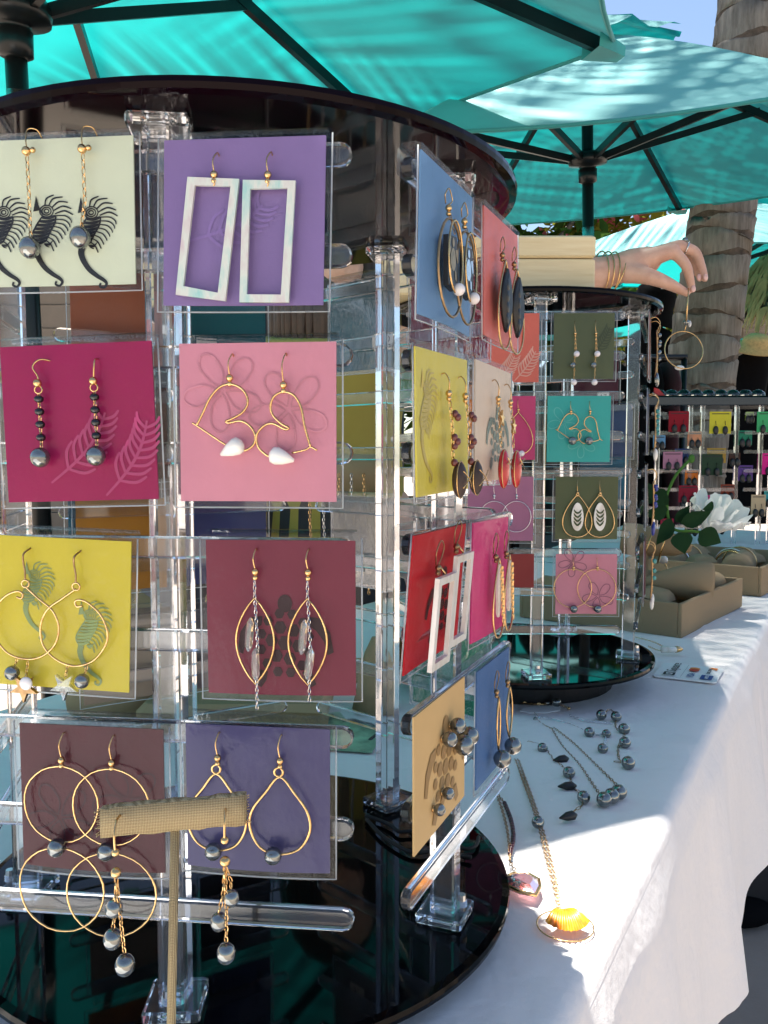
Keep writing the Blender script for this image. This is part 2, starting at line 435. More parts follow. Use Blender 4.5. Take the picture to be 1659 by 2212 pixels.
# ---- tables and cloths.  t runs along the customers' edge, s inward from it
EA = Vector((.4886, .8725, 0)); EQ = Vector((-.8725, .4886, 0)); E0 = Vector((.104, .383, 0))
def tp(t, s, zr): v = E0 + EA * t + EQ * s; return Vector((v.x, v.y, CAMZ + zr))
def cloth(name, label, t0, t1, zr, depth, seed, fold=.012, freq=1.0, hem=.23, endcurl=False):
    rnd = random.Random(seed); ph = [rnd.uniform(0, 6.28) for _ in range(6)]
    nt_ = int((t1 - t0) / .008); creases = [t0 + .17 + .31 * k + rnd.uniform(-.02, .02) for k in range(int((t1 - t0) / .31))]
    prof = [(s_, 0.0) for s_ in (depth, depth * .8, depth * .6, depth * .45, depth * .3, depth * .2, depth * .12, .06, .03, .016)]
    r = .012
    for k in range(1, 7):
        a = math.pi / 2 * k / 6; prof.append((r - r * math.sin(a) , -(r - r * math.cos(a))))
    ndr = 16
    vs = []; cols = len(prof) + ndr
    back = 6
    for i in range(nt_ + 1):
        t = t0 + (t1 - t0) * i / nt_
        h = hem + .016 * math.sin(t * 5.1 * freq + ph[0]) + .014 * math.sin(t * 11.3 * freq + ph[1]) + .008 * math.sin(t * 27 + ph[2])
        row = []
        for b in range(back):
            d = .2 * (back - b) / back; row.append(tp(t, depth + .004 + .01 * d * math.sin(t * 30), zr - d))
        for (s_, dz) in prof:
            wr = .0016 * math.sin(t * 9 + s_ * 14 + ph[3]) + .0010 * math.sin(t * 23 - s_ * 17 + ph[4])
            wr *= min(1, s_ / .05) if s_ < .05 else 1
            wr += .0016 * sum(math.exp(-((t - tc) / .011) ** 2) for tc in creases)
            row.append(tp(t, s_, zr + dz + wr * (1 if dz == 0 else 0)))
        for k in range(1, ndr + 1):
            d = k / ndr; dd = d * (h - r)
            amp = fold * (d ** .8)
            f1 = math.sin(t * 26 * freq + ph[5] + .9 * math.sin(t * 7 + ph[1])); f2 = math.sin(t * 61 * freq + ph[2] + .5 * d)
            o = -(.004 + .02 * d + amp * (f1 * .9 + f2 * .35) + .0022 * sum(math.exp(-((t - tc) / .009) ** 2) for tc in creases))
            row.append(tp(t + .004 * f2 * d, o, zr - r - dd))
        vs += row
    c = back + cols
    fs = [(i * c + k, i * c + k + 1, (i + 1) * c + k + 1, (i + 1) * c + k) for i in range(nt_) for k in range(c - 1)]
    if endcurl:      # far end of the cloth turned down onto the next table
        base = len(vs); row = [Vector(v) for v in vs[nt_ * c:(nt_ + 1) * c]]
        for v in row: vs.append(tuple(v + EA * .012 + Vector((0, 0, -.0065))))
        fs += [(nt_ * c + k, nt_ * c + k + 1, base + k + 1, base + k) for k in range(c - 1)]
    mb = MB(); mb.add(vs, fs); return tag(mb.build(name, 'white_cloth', None, True), label, 'tablecloth')
cloth('tablecloth', 'smooth white tablecloth under the two black spinner racks', -1.1, .76, TABLE, .60, 3, .010, .8, .215, True)
cloth('tablecloth', 'white tablecloth with gathered pink-lit folds under the taupe trays', .70, 2.6, TABLE - .007, .60, 9, .014, 2.1, .25)
def table(t0, t1, zr, label):
    t = thing('folding_table', label, 'table', tp((t0 + t1) / 2, .3, -CAMZ))
    Mi = t.matrix_world.inverted()
    rot = Matrix(((EA.x, EQ.x, 0), (EA.y, EQ.y, 0), (0, 0, 1)))
    mb = MB(); mb.box((0, 0, CAMZ + zr - .028), (t1 - t0 - .04, .56, .035), rot); mb.build('table_top', 'table_top_grey', t)
    for a in (-1, 1):
        for b in (-1, 1):
            q = rot @ Vector((a * ((t1 - t0) / 2 - .15), b * .22, 0)); mb = MB(); mb.tube([q + Vector((0, 0, 0.0)), q + Vector((0, 0, CAMZ + zr - .045))], .014, 10); mb.build('leg', 'table_leg_grey', t, True)
table(-1.05, .70, TABLE - .006, 'grey folding table hidden under the smooth white cloth')
table(.74, 2.55, TABLE - .013, 'grey folding table hidden under the gathered white cloth')

# ---- umbrellas
def umbrella(label, apex, tilt, Rr, drop, phase, runner_t, n=8, vent=.30, group='teal market umbrellas', ferr=None, detail=True):
    ax = Vector((apex[0], apex[1], apex[2] + CAMZ)); up = Vector((math.sin(tilt[0]), math.sin(tilt[1]), 1)).normalized()
    e1 = Vector((0, 1, 0)).cross(up).normalized(); e2 = up.cross(e1)
    foot = ax - up * (ax.z / up.z)
    t = thing('market_umbrella', label, 'umbrella', foot, group); O = foot
    rad = lambda k: e1 * math.cos(phase + 2 * math.pi * k / n) + e2 * math.sin(phase + 2 * math.pi * k / n)
    def rib(k, f, dz=0):   # point on the rib line at fraction f of the radius
        return ax + rad(k) * (Rr * f) - up * (drop * (f ** 1.0) + .02 * math.sin(math.pi * f) * -1 + dz)
    mb = MB(); nr, na = 14, 8; f0 = .13
    for k in range(n):
        vs = []
        for i in range(nr + 1):
            f = f0 + (1 - f0) * i / nr
            for j in range(na + 1):
                u = j / na; p = rib(k, f) * (1 - u) + rib((k + 1) % n, f) * u
                sag = math.sin(math.pi * u)
                p = p - up * (.014 * sag * f) - (rad(k) + rad((k + 1) % n)).normalized() * (.035 * sag * f ** 3)
                vs.append(p - O)
        c = na + 1
        mb.add(vs, [(i * c + j, i * c + j + 1, (i + 1) * c + j + 1, (i + 1) * c + j) for i in range(nr) for j in range(na)])
    can = mb.build('canopy', 'teal_canopy', t, True)
    hm = MB()                                  # stitched hem and pockets at the corners
    for k in range(n):
        pts = []
        for j in range(9):
            u = j / 8; sag = math.sin(math.pi * u); p = rib(k, 1) * (1 - u) + rib((k + 1) % n, 1) * u - up * (.014 * sag) - (rad(k) + rad((k + 1) % n)).normalized() * (.035 * sag)
            pts.append(p - O)
        hm.tube(pts, .005, 5)
    hm.build('hem', 'teal_canopy', can, True)
    for k in range(n):
        pk = MB(); a = rib(k, .955, .006) - O; b = rib(k, 1.012, .002) - O; side = up.cross(rad(k)).normalized()
        pk.add([a + side * .045 - up * .03, a - side * .045 - up * .03, b - side * .02 - up * .018, b + side * .02 - up * .018, a + side * .045, a - side * .045, b - side * .02, b + side * .02],
               [(0, 1, 2, 3), (0, 3, 7, 4), (1, 5, 6, 2), (2, 6, 7, 3)])
        pk.build('corner_pocket', 'teal_canopy', can)
    vm = MB()                                  # vent cap
    for k in range(n):
        vs = []
        for i in range(5):
            f = i / 4
            for j in range(7):
                u = j / 6; w = (rad(k) * (1 - u) + rad((k + 1) % n) * u)
                p = ax + up * (.055 - f * (drop / Rr * vent * .95)) + w * (vent * f) + up * (.014 * math.sin(2 * math.pi * u + k * 1.7) * f * f)
                vs.append(p - O)
        vm.add(vs, [(i * 7 + j, i * 7 + j + 1, (i + 1) * 7 + j + 1, (i + 1) * 7 + j) for i in range(4) for j in range(6)])
    vm.build('vent_cap', 'teal_canopy', t, True)
    if detail:
        for k in range(n):
            m1 = MB(); m1.bar(rib(k, .03, .02) - O, rib(k, .985, .014) - O, .018, .024, up); m1.build('rib', 'dark_pole', t)
            m2 = MB(); m2.bar(ax - up * runner_t + rad(k) * .04 - O, rib(k, .52, .026) - O, .014, .022, up); m2.build('strut', 'dark_pole', t)
    pm = MB(); pm.tube([Vector((0, 0, 0)), ax - O], .019, 18); pole = pm.build('pole', 'dark_pole', t, True)
    rm = MB(); q = Matrix((e1, e2, up)).transposed()
    rm.lathe([(.02, -.075), (.03, -.07), (.031, -.03), (.026, -.028), (.03, -.02), (.062, -.016), (.066, .006), (.058, .02), (.03, .026), (.02, .03)], 24, ax - up * runner_t - O, q)
    rm.build('runner_hub', 'dark_pole', t, True)
    tm = MB(); tm.lathe([(.02, -.06), (.045, -.05), (.048, -.02), (.03, .0), (.02, .02)], 20, ax - O, q); tm.build('top_hub', 'dark_pole', t, True)
    if ferr:
        fm = MB(); fm.tube([ax - up * ferr[0] - O, ax - up * ferr[1] - O], .0198, 18); fm.build('ferrule', 'silver', pole, True)
    bm = MB(); bm.lathe([(.22, 0), (.22, .03), (.19, .055), (.05, .07), (.03, .09), (.03, .3), (.019, .31)], 28); bm.build('base', 'black_metal', t, True)
    return t
umbrella('nearest teal market umbrella, its underside spread over the front rack', (-.635, 1.452, 1.129), (.034, -.144), 1.11, .325, .159, .363, ferr=(.49, .60))
umbrella('teal umbrella whose black ribs fan out behind the wooden box', (.657, 2.786, 1.364), (-.066, -.168), 1.225, .463, .982, .386, ferr=(.60, .70))
umbrella('far teal umbrella behind the palm trunk, streaked with frond shadows', (2.15, 5.3, 1.60), (0, -.10), 1.25, .42, .3, .40, ferr=None)
umbrella('lowest far teal umbrella, beyond the hand and the black hat', (1.15, 7.2, 1.50), (.02, -.05), 1.35, .40, .1, .40, ferr=None)

# ---- palm: leaning trunk with ring scars, crown of fronds high above the picture
def palm():
    base = at(1480, 1106, 3.8); base.z = 0
    t = thing('palm_tree', 'leaning palm tree with ringed grey trunk behind the umbrellas', 'palm tree', (base.x, base.y, 0)); O = Vector((base.x, base.y, 0))
    def cen(zr):
        x = 1.40 + .115 * zr - .50 * max(0, (zr - 2.0) / 3.6) ** 1.6
        return Vector((x + .0 * zr, 3.8 + .02 * zr, zr + CAMZ))
    rnd = random.Random(4); vs = []; n = 40; m = 0; zr = -1.0; levels = []
    while zr < 5.6:
        step = rnd.uniform(.085, .125); w = .011
        levels += [(zr, 1.03, 0), (zr + w * .5, .99, 1), (zr + w * 1.4, .99, 1), (zr + w * 1.9, 1.012, 0), (zr + step * .7, 1.0, 0)]; zr += step
    ring_faces = []
    fs = []
    for i, (z, k, sc) in enumerate(levels):
        c = cen(z); r = (.150 - .008 * z + (.10 * math.exp(-(z + 1) * 2.2))) * k
        for j in range(n):
            a = 2 * math.pi * j / n; w = 1 + .012 * math.sin(3 * a + z * 2) + .012 * rnd.uniform(-1, 1)
            dz = .022 * math.sin(a * 1 + int(i / 5) * 1.9) + .010 * math.sin(3 * a + i) + .004 * rnd.uniform(-1, 1)
            vs.append((c.x - O.x + r * w * math.cos(a), c.y - O.y + r * w * math.sin(a), z + CAMZ + dz))
    for i in range(len(levels) - 1):
        for j in range(n):
            f = (i * n + j, i * n + (j + 1) % n, (i + 1) * n + (j + 1) % n, (i + 1) * n + j)
            fs.append(f); ring_faces.append(levels[i][2])
    mb = MB(); mb.add(vs, fs); me = mb.mesh('trunk', True); me.materials.append(MAT['palm_bark']); me.materials.append(MAT['palm_scar'])
    for p, s_ in zip(me.polygons, ring_faces): p.material_index = s_
    obj('trunk', me, None, t)
    top = cen(5.6) - O
    leaf = MB(); stem = MB()
    for k in range(14):
        a = 2 * math.pi * k / 14 * 1.0 + rnd.uniform(-.15, .15); L = rnd.uniform(3.2, 4.2); rise = rnd.uniform(-.1, .9)
        d = Vector((math.cos(a), math.sin(a), 0)); side = Vector((-math.sin(a), math.cos(a), 0)); pts = []
        for i in range(13):
            f = i / 12; pts.append(top + d * (L * f * (1 - .12 * f)) + Vector((0, 0, rise * math.sin(f * 1.9) - 1.3 * f * f)))
        stem.tube(pts, [.022 * (1 - .8 * i / 12) for i in range(13)], 5)
        for i in range(5, 70):
            f = i / 70; q = f * 12; i0 = min(int(q), 11); p = pts[i0].lerp(pts[i0 + 1], q - i0); dr = (pts[i0 + 1] - pts[i0]).normalized()
            ll = .75 * math.sin(math.pi * min(1, .12 + f * .88)) ** .6 + .1
            for sg in (-1, 1):
                tip = p + side * sg * ll * .8 + dr * ll * .45 - Vector((0, 0, ll * rnd.uniform(.25, .55))); mid = p.lerp(tip, .5) + Vector((0, 0, .04)); w = dr * .016
                leaf.add([p - w, p + w, mid + w, mid - w, tip], [(0, 1, 2, 3), (3, 2, 4)])
    leaf.build('frond_leaflets', 'palm_leaf', t)['kind'] = 'stuff'
    stem.build('frond_stems', 'rose_stem', t, True)['kind'] = 'stuff'
palm()

# ---- trees, building and stalls in the distance
def tree(label, base, cz, rad, nleaf, leafmat, seed, size=.11, extra=None):
    rnd = random.Random(seed); t = thing('broadleaf_tree', label, 'tree', base)
    tr = MB(); tr.tube([Vector((0, 0, 0)), Vector((.08, .05, cz * .45)), Vector((-.05, 0, cz * .8)), Vector((.1, 0, cz * 1.1))], [.16, .13, .1, .03], 10)
    for k in range(7):
        a = rnd.uniform(0, 6.28); z = cz * rnd.uniform(.5, .85); e = Vector((math.cos(a) * rad[0] * .7, math.sin(a) * rad[1] * .7, z + rnd.uniform(.3, 1.)))
        tr.tube([Vector((0, 0, z)), Vector((e.x * .5, e.y * .5, z + .35)), e], [.06, .04, .012], 6)
    tr.build('trunk', 'palm_bark', t, True)
    blobs = []
    for k in range(34):
        a = rnd.uniform(0, 6.28); q = rnd.uniform(.2, 1) ** .6; zz = rnd.uniform(-1, 1)
        blobs.append((Vector((math.cos(a) * rad[0] * q * math.sqrt(1 - zz * zz * .8), math.sin(a) * rad[1] * q * math.sqrt(1 - zz * zz * .8), cz + zz * rad[2])), rnd.uniform(.25, .6)))
    lf = MB(); ex = MB()
    for i in range(nleaf):
        c, r = blobs[rnd.randrange(len(blobs))]
        v = Vector((rnd.gauss(0, 1), rnd.gauss(0, 1), rnd.gauss(0, .8))).normalized() * r * rnd.uniform(.5, 1.1); p = c + v
        x = Vector((rnd.gauss(0, 1), rnd.gauss(0, 1), rnd.gauss(0, .5))).normalized(); y = x.cross(Vector((rnd.gauss(0, 1), rnd.gauss(0, 1), rnd.gauss(0, 1)))).normalized()
        s_ = size * rnd.uniform(.6, 1.3)
        (ex if extra and rnd.random() < .12 else lf).add([p - x * s_, p + y * s_ * .4, p + x * s_, p - y * s_ * .4], [(0, 1, 2, 3)])
    lf.build('crown', leafmat, t)
    if extra: ex.build('blossom', extra, t)
tree('dark green tree between the wooden box and the umbrella', (1.3, 9.2, 0), 3.4, (1.5, 1.0, 1.3), 6500, 'tree_leaf', 11)
tree('yellow-green flowering tree just beside the far umbrella pole', (2.7, 10.0, 0), 3.35, (.9, .8, 1.0), 3600, 'yellow_leaf', 12, .10, 'pink_blossom')
tree('broad dark tree closing the view behind the far stalls', (6.2, 14.5, 0), 2.9, (2.6, 1.4, 1.5), 7000, 'tree_leaf', 13, .15)
tree('shady dark tree seen through the gaps of the front rack', (-.4, 10.5, 0), 2.4, (1.7, 1.0, 1.6), 6500, 'tree_leaf', 15, .13)

def building():
    t = thing('clapboard_building', 'low beige building with horizontal siding behind the front rack', 'building', (-3.0, 6.4, 0))
    wl_ = MB(); wl_.box((0, .12, 1.45), (5.0, .2, 2.9)); wall = wl_.build('wall', 'trim_white', t)
    me = MB().box((0, 0, 0), (5.0, .035, .165)).mesh('plank')
    for k in range(16):
        o = obj('plank', me, 'siding', wall); o.location = (0, -.0 - .01, .12 + k * .175); o.rotation_euler = (R(6), 0, 0)
    for x in (-1.2, 1.35):
        w = MB().box((x, -.05, 1.4), (.8, .03, 1.0)).build('window', 'window_glass', t)
        fr = MB(); fr.frame([(x - .47, .83), (x + .47, .83), (x + .47, 1.97), (x - .47, 1.97)], [(x - .39, .91), (x + .39, .91), (x + .39, 1.89), (x - .39, 1.89)], -.09, -.03); fr.build('frame', 'trim_white', w)
    MB().box((2.46, -.03, 1.45), (.12, .12, 2.9)).build('corner_trim', 'trim_white', t)
    MB().add([(-2.8, -.5, 2.85), (2.9, -.5, 2.85), (2.9, 2.2, 4.0), (-2.8, 2.2, 4.0), (-2.8, -.5, 2.95), (2.9, -.5, 2.95), (2.9, 2.2, 4.1), (-2.8, 2.2, 4.1)], [(0, 3, 2, 1), (4, 5, 6, 7), (0, 1, 5, 4), (1, 2, 6, 5), (3, 0, 4, 7), (2, 3, 7, 6)]).build('roof', 'roof_shingle', t)
building()

def palapa():
    c = at(1700, 700, 5.6); t = thing('thatched_palapa', 'thatched palm-leaf parasol at the picture edge beside the palm', 'palapa', (c.x, c.y, 0)); rnd = random.Random(5)
    pm = MB(); pm.tube([Vector((-.36, 0, 0)), Vector((-.34, 0, 2.2))], .05, 12); pm.tube([Vector((.4, .2, 0)), Vector((.36, .2, 2.2))], .05, 12)
    pm.build('post', 'palm_bark', t, True)
    cn = MB(); cn.lathe([(.55, 1.85), (.3, 2.1), (.05, 2.35)], 18); cn.build('frame', 'palm_bark', t)
    th = MB()
    for k in range(1500):
        a = rnd.uniform(0, 6.28); f = rnd.uniform(.05, 1); r0 = .08 + .5 * f; z0 = 2.4 - .55 * f
        d = Vector((math.cos(a), math.sin(a), 0)); s_ = Vector((-math.sin(a), math.cos(a), 0)) * rnd.uniform(.006, .014)
        p = d * r0 + Vector((0, 0, z0 + .03)); L = rnd.uniform(.15, .34); q = p + d * L * .55 + Vector((0, 0, -L * .75)) + s_ * rnd.uniform(-4, 4)
        th.add([p - s_, p + s_, q + s_ * .4, q - s_ * .4], [(0, 1, 2, 3)])
    th.build('thatch', 'thatch', t)['kind'] = 'stuff'
palapa()

# ------------------------------------------------------------------ spinner racks
BAR_HALF, BAR_H, BAR_T, RHO_B, RHO_P = .0765, .0086, .0042, .1248, .1150
BAR_Z = [.110 - .0365 * k for k in range(9)]
def stadium(half, h, n=7):
    r = h / 2; pts = []
    for k in range(n): a = -math.pi / 2 + math.pi * k / (n - 1); pts.append((half - r + r * math.cos(a), r * math.sin(a)))
    for k in range(n): a = math.pi / 2 + math.pi * k / (n - 1); pts.append((-half + r + r * math.cos(a), r * math.sin(a)))
    return pts
def bar_mesh():
    mb = MB(); o = stadium(BAR_HALF, BAR_H); i = stadium(BAR_HALF - .0007, BAR_H - .0014); n = len(o); c = .0007; t = BAR_T / 2
    vs = [(p[0], -t, p[1]) for p in i] + [(p[0], -t + c, p[1]) for p in o] + [(p[0], t - c, p[1]) for p in o] + [(p[0], t, p[1]) for p in i]
    fs = [tuple(range(n)), tuple(range(4 * n - 1, 3 * n - 1, -1))]
    for l in range(3): fs += [(l * n + k, (l + 1) * n + k, (l + 1) * n + (k + 1) % n, l * n + (k + 1) % n) for k in range(n)]
    return mb.add(vs, fs).mesh('bar')
BAR_ME = bar_mesh(); BAR_ME.materials.append(MAT['acrylic_bar'])
def bevel_box(c, d, b=.0006):
    """box with chamfered vertical edges and top and bottom rims"""
    hx, hy = d[0] / 2, d[1] / 2; mb = MB(); z0, z1 = c[2] - d[2] / 2, c[2] + d[2] / 2
    lv = []
    for z, k in ((z0, b), (z0 + b, 0), (z1 - b, 0), (z1, b)):
        x, y = hx - k, hy - k; q = b
        lv += [(c[0] + px, c[1] + py, z) for px, py in ((x, -y + q), (x, y - q), (x - q, y), (-x + q, y), (-x, y - q), (-x, -y + q), (-x + q, -y), (x - q, -y))]
    fs = [tuple(range(7, -1, -1)), tuple(range(24, 32))]
    for l in range(3): fs += [(l * 8 + k, l * 8 + (k + 1) % 8, (l + 1) * 8 + (k + 1) % 8, (l + 1) * 8 + k) for k in range(8)]
    return mb.add(lv, fs)
def frame_M(C, th, rho, s=0, zr=0):
    a = R(th); n = Vector((math.cos(a), math.sin(a), 0)); t = Vector((-math.sin(a), math.cos(a), 0)); p = Vector((C[0], C[1], CAMZ + zr)) + n * rho + t * s
    return Matrix(((t.x, -n.x, 0, p.x), (t.y, -n.y, 0, p.y), (0, 0, 1, p.z), (0, 0, 0, 1)))
def rack(label, C, th0, dz, topmat, skip=()):
    zb = -.230 + dz; zt = .1286 + dz
    t = thing('earring_rack', label, 'earring rack', (C[0], C[1], CAMZ + TABLE), 'clear spinner racks'); Mi = t.matrix_world.inverted()
    loc = lambda M: Mi @ M
    z0 = zb - TABLE
    MB().lathe([(.139, z0 - .006), (.1425, z0 - .0052), (.143, z0 - .003), (.1425, z0 - .0008), (.139, z0)], 96).build('base_disc', 'black_acrylic', t)
    MB().lathe([(.10, 0), (.10, z0 - .011), (.07, z0 - .0105), (.07, z0 - .0065)], 40).build('bearing', 'black_metal', t)
    zz = zt - TABLE
    MB().lathe([(.139, zz), (.1425, zz + .0008), (.143, zz + .003), (.1425, zz + .0052), (.139, zz + .006)], 96).build('top_disc', topmat, t)
    H = zt - zb
    post_me = bevel_box((0, 0, H / 2), (.0108, .0125, H - .0002), .0008).mesh('post'); foot_me = bevel_box((0, 0, .0027), (.0235, .0235, .005), .0008).mesh('foot_plate')
    scr = MB(); scr.lathe([(.0022, 0), (.0022, .002), (.0028, .0024), (.0022, .0028), (.0028, .0036), (.0022, .004), (.0028, .0048), (.0022, .0052), (.002, .008)], 10)
    scr_me = scr.mesh('screw')
    for me, m in ((post_me, 'clear_acrylic'), (foot_me, 'clear_acrylic'), (scr_me, 'silver')): me.materials.append(MAT[m])
    for k in range(5):
        th = th0 + 72 * k
        M = loc(frame_M(C, th, RHO_P, 0, zb)); p = obj('post', post_me, None, t); p.matrix_basis = M
        f = obj('foot_plate', foot_me, None, p); f.matrix_basis = Matrix.Translation((0, 0, -.0003 + .0005)) @ Matrix.Rotation(R(9 - 7 * k), 4, 'Z')
        f = obj('head_plate', foot_me, None, p); f.matrix_basis = Matrix.Translation((0, 0, H - .0056)) @ Matrix.Rotation(R(14 + 9 * k), 4, 'Z')
        f = obj('screw', scr_me, None, p); f.matrix_basis = Matrix.Translation((0, -.0088, .0054))
        for b, z in enumerate(BAR_Z):
            if (k, b) in skip: continue
            o = obj('bar', BAR_ME, None, t); o.matrix_basis = loc(frame_M(C, th, RHO_B, 0, z + dz))
    return t
C1 = (-.0747, .445); TH1 = -96
C2 = (.148, .897); TH2 = -91; DZ2 = .017
rack('large clear acrylic spinner rack with black discs in the foreground', C1, TH1, 0, 'burgundy_acrylic')
rack('smaller-looking clear spinner rack standing under the pale wooden box', C2, TH2, DZ2, 'black_acrylic')

# ------------------------------------------------------------------ cards
class Card:
    def __init__(s, short, label, C, th, dz, s0, s1, z1, z0, colname, col, roll=0, rho=.1305, sticker=None, tilt=0, sleeve=True, yaw=0):
        s.w = s1 - s0; s.h = z1 - z0; s.short = short
        s.M = frame_M(C, th, rho, (s0 + s1) / 2, z1 + dz) @ Matrix.Rotation(R(roll), 4, 'Y') @ Matrix.Rotation(R(tilt), 4, 'X') @ Matrix.Rotation(R(yaw), 4, 'Z')
        s.t = thing('earring_card', label, 'earring card', s.M, 'earring cards on the racks')
        w, h = s.w, s.h
        mb = MB(); n = 6; cur = .0022 * random.uniform(-1, 1)
        vs = []
        for y in (-.0004, .0004):
            for i in range(n + 1):
                for j in range(n + 1):
                    u = i / n - .5; v = j / n; vs.append((u * w, y + cur * ((2 * u) ** 2 - .5) * v, -v * h))
        s.cur = cur
        c = n + 1; q = c * c; fs = []
        for i in range(n):
            for j in range(n):
                a = i * c + j; fs.append((a, a + 1, a + c + 1, a + c)); fs.append((q + a, q + a + c, q + a + c + 1, q + a + 1))
        ed = [i * c for i in range(c)] + [n * c + j for j in range(1, c)] + [i * c + n for i in range(n - 1, -1, -1)] + [j for j in range(n - 1, 0, -1)]
        for k in range(len(ed)):
            a, b = ed[k], ed[(k + 1) % len(ed)]; fs.append((a, b, q + b, q + a))
        mb.add(vs, fs); mb.build('card_board', cardmat(colname, col), s.t)
        if sleeve:
            sl = MB(); m = .0024; n = 8
            for y, top in ((-.0011, .0022), (.0011, .001)):
                vs = []
                for i in range(n + 1):
                    for j in range(n + 1):
                        u = i / n - .5; v = j / n
                        vs.append((u * (w + 2 * m), y * (1 + .35 * math.sin(7 * u + 5 * v)) + cur * ((2 * u) ** 2 - .5) * v, top - v * (h + m + top)))
                c = n + 1; sl.add(vs, [(i * c + j, i * c + j + 1, (i + 1) * c + j + 1, (i + 1) * c + j) for i in range(n) for j in range(n)])
            fl = [(0, -.0011), (.0025, .0008), (.004, .005), (.0025, .0092), (-.006, .0096)]       # lip folded back over the bar
            vs = [(x, y, z) for z, y in [(.0022, -.0011), (.0036, .002), (.0036, .0075), (.0015, .0095), (-.008, .0098)] for x in (-w * .5, w * .5)]
            sl.add(vs, [(2 * i, 2 * i + 1, 2 * i + 3, 2 * i + 2) for i in range(4)])
            so_ = sl.build('sleeve', 'clear_sleeve', s.t, True)
            ed = []
            W2 = w / 2 + m
            for k in range(5): ed.append((-W2, cur * .5 * (k / 4), .001 - (h + m + .001) * k / 4))
            for k in range(1, 7): u = -1 + 2 * k / 6; ed.append((u * W2, cur * (u * u - .5), -h - m))
            for k in range(1, 5): ed.append((W2, cur * .5 * (1 - k / 4), -h - m + (h + m + .001) * k / 4))
            MB().tube(ed, .00032, 5).build('sleeve_edge', 'sleeve_weld', so_, True)
        if sticker is not None:
            st = MB(); a = sticker[0]; st.prism([(a[0] - .007, -a[1] - .0055), (a[0] + .007, -a[1] - .0055), (a[0] + .007, -a[1] + .0055), (a[0] - .007, -a[1] + .0055)], .0014, .0016)
            so = st.build('price_sticker', 'paper_white', s.t)
            text(sticker[1], .009, so, Matrix.Translation((a[0] + .0045, .00175, -a[1] - .003)) @ Matrix.Rotation(R(180), 4, 'Z') @ Matrix.Rotation(R(90), 4, 'X'), 'ink')
    def p(s, u, v, y=-.0035):
        x = (u - .5) * s.w; return Vector((x, y + s.cur * ((2 * (u - .5)) ** 2 - .5) * max(0, min(1, v)), -v * s.h))
    def xz(s, u, v): return ((u - .5) * s.w, -v * s.h)
    def print_(s, fn, mat, name, *a):
        mb = MB(); fn(mb, s, *a); mb.v = [(x, y + s.cur * ((2 * x / s.w) ** 2 - .5) * max(0, min(1, -z / s.h)) - .00012, z) for x, y, z in mb.v]; mb.build(name, mat, s.t)
def text(body, size, parent, M, mat, name='lettering', ext=.00008):
    cu = bpy.data.curves.new(name, 'FONT'); cu.body = body; cu.size = size; cu.extrude = ext; cu.resolution_u = 2
    tmp = bpy.data.objects.new(name, cu); COL.objects.link(tmp); bpy.context.view_layer.update()
    me = bpy.data.meshes.new_from_object(tmp.evaluated_get(bpy.context.evaluated_depsgraph_get()))
    bpy.data.objects.remove(tmp); me.materials.clear(); o = obj(name, me, mat, parent); o.matrix_basis = M; return o

PY = -.00062
def pr_line(mb, c, pts, w, curve=True):
    q = [c.xz(*p) for p in pts]
    if curve and len(q) > 2: q = [(v.x, v.z) for v in smooth_path([(a, 0, b) for a, b in q], 5)]
    m = len(q); ws = [w * (.55 + .45 * math.sin(math.pi * (.12 + .8 * i / max(1, m - 1)))) for i in range(m)]
    mb.ribbon(q, ws, PY - random.uniform(0, .00008))
def seahorse(mb, c, cu, cv, s, asp=1.0, flip=1):
    k = s / .62; X = lambda x, y: (cu + flip * (x - 250) / 690. * k, cv + (y - 575) / 640. * k); px = .00009 * k
    L = lambda pts, w, cv_=True: pr_line(mb, c, [X(*p) for p in pts], w * px, cv_)
    mb.flat([c.xz(*X(*p)) for p in ((184, 378), (170, 447), (202, 442), (194, 418))], PY)
    L([(196, 436), (206, 450), (214, 462)], 9)
    for rr in (30, 20, 10): L([(228 + rr * math.cos(a * .7), 447 + rr * .85 * math.sin(a * .7)) for a in range(10)], 6)
    for m_ in ([(222, 420), (230, 392), (262, 378)], [(238, 424), (258, 394), (300, 388)], [(250, 434), (282, 408), (322, 412)], [(258, 446), (298, 428), (336, 440)], [(264, 460), (306, 448), (342, 466)]): L(m_, 7)
    Ls = [(208, 474), (196, 490), (184, 506), (175, 522), (167, 538), (161, 554), (162, 570), (170, 585)]; Rs = [(268, 468), (266, 484), (261, 499), (254, 514), (246, 529), (237, 544), (230, 559), (222, 574)]
    for q, (a, b) in enumerate(zip(Ls, Rs)):
        L([a, ((a[0] + b[0]) / 2, (a[1] + b[1]) / 2 + 5), b], 13)
        e = 74 - 5.5 * q; L([b, (b[0] + e * .55, b[1] + 2 + 2.2 * q), (b[0] + e * .85, b[1] + 18 + 3.5 * q), (b[0] + e * .9, b[1] + 34 + 2 * q)], 6)
    L([(268, 468), (262, 500), (240, 540), (220, 580)], 8); L([(208, 470), (180, 512), (160, 556), (172, 588)], 8)
    for q in range(4): L([(214, 588), (222 + 5 * q, 598 - 3 * q), (236 + 5 * q, 604 - 9 * q)], 5)
    T = [(186, 592), (180, 622), (190, 656), (214, 694), (246, 722), (276, 742), (287, 758), (276, 774), (258, 768), (262, 754)]
    q = smooth_path([(a, 0, b) for a, b in [c.xz(*X(*p)) for p in T]], 5); m = len(q); mb.ribbon([(v.x, v.z) for v in q], [(30 - 21 * min(1, i / (m * .75))) * px for i in range(m)], PY)
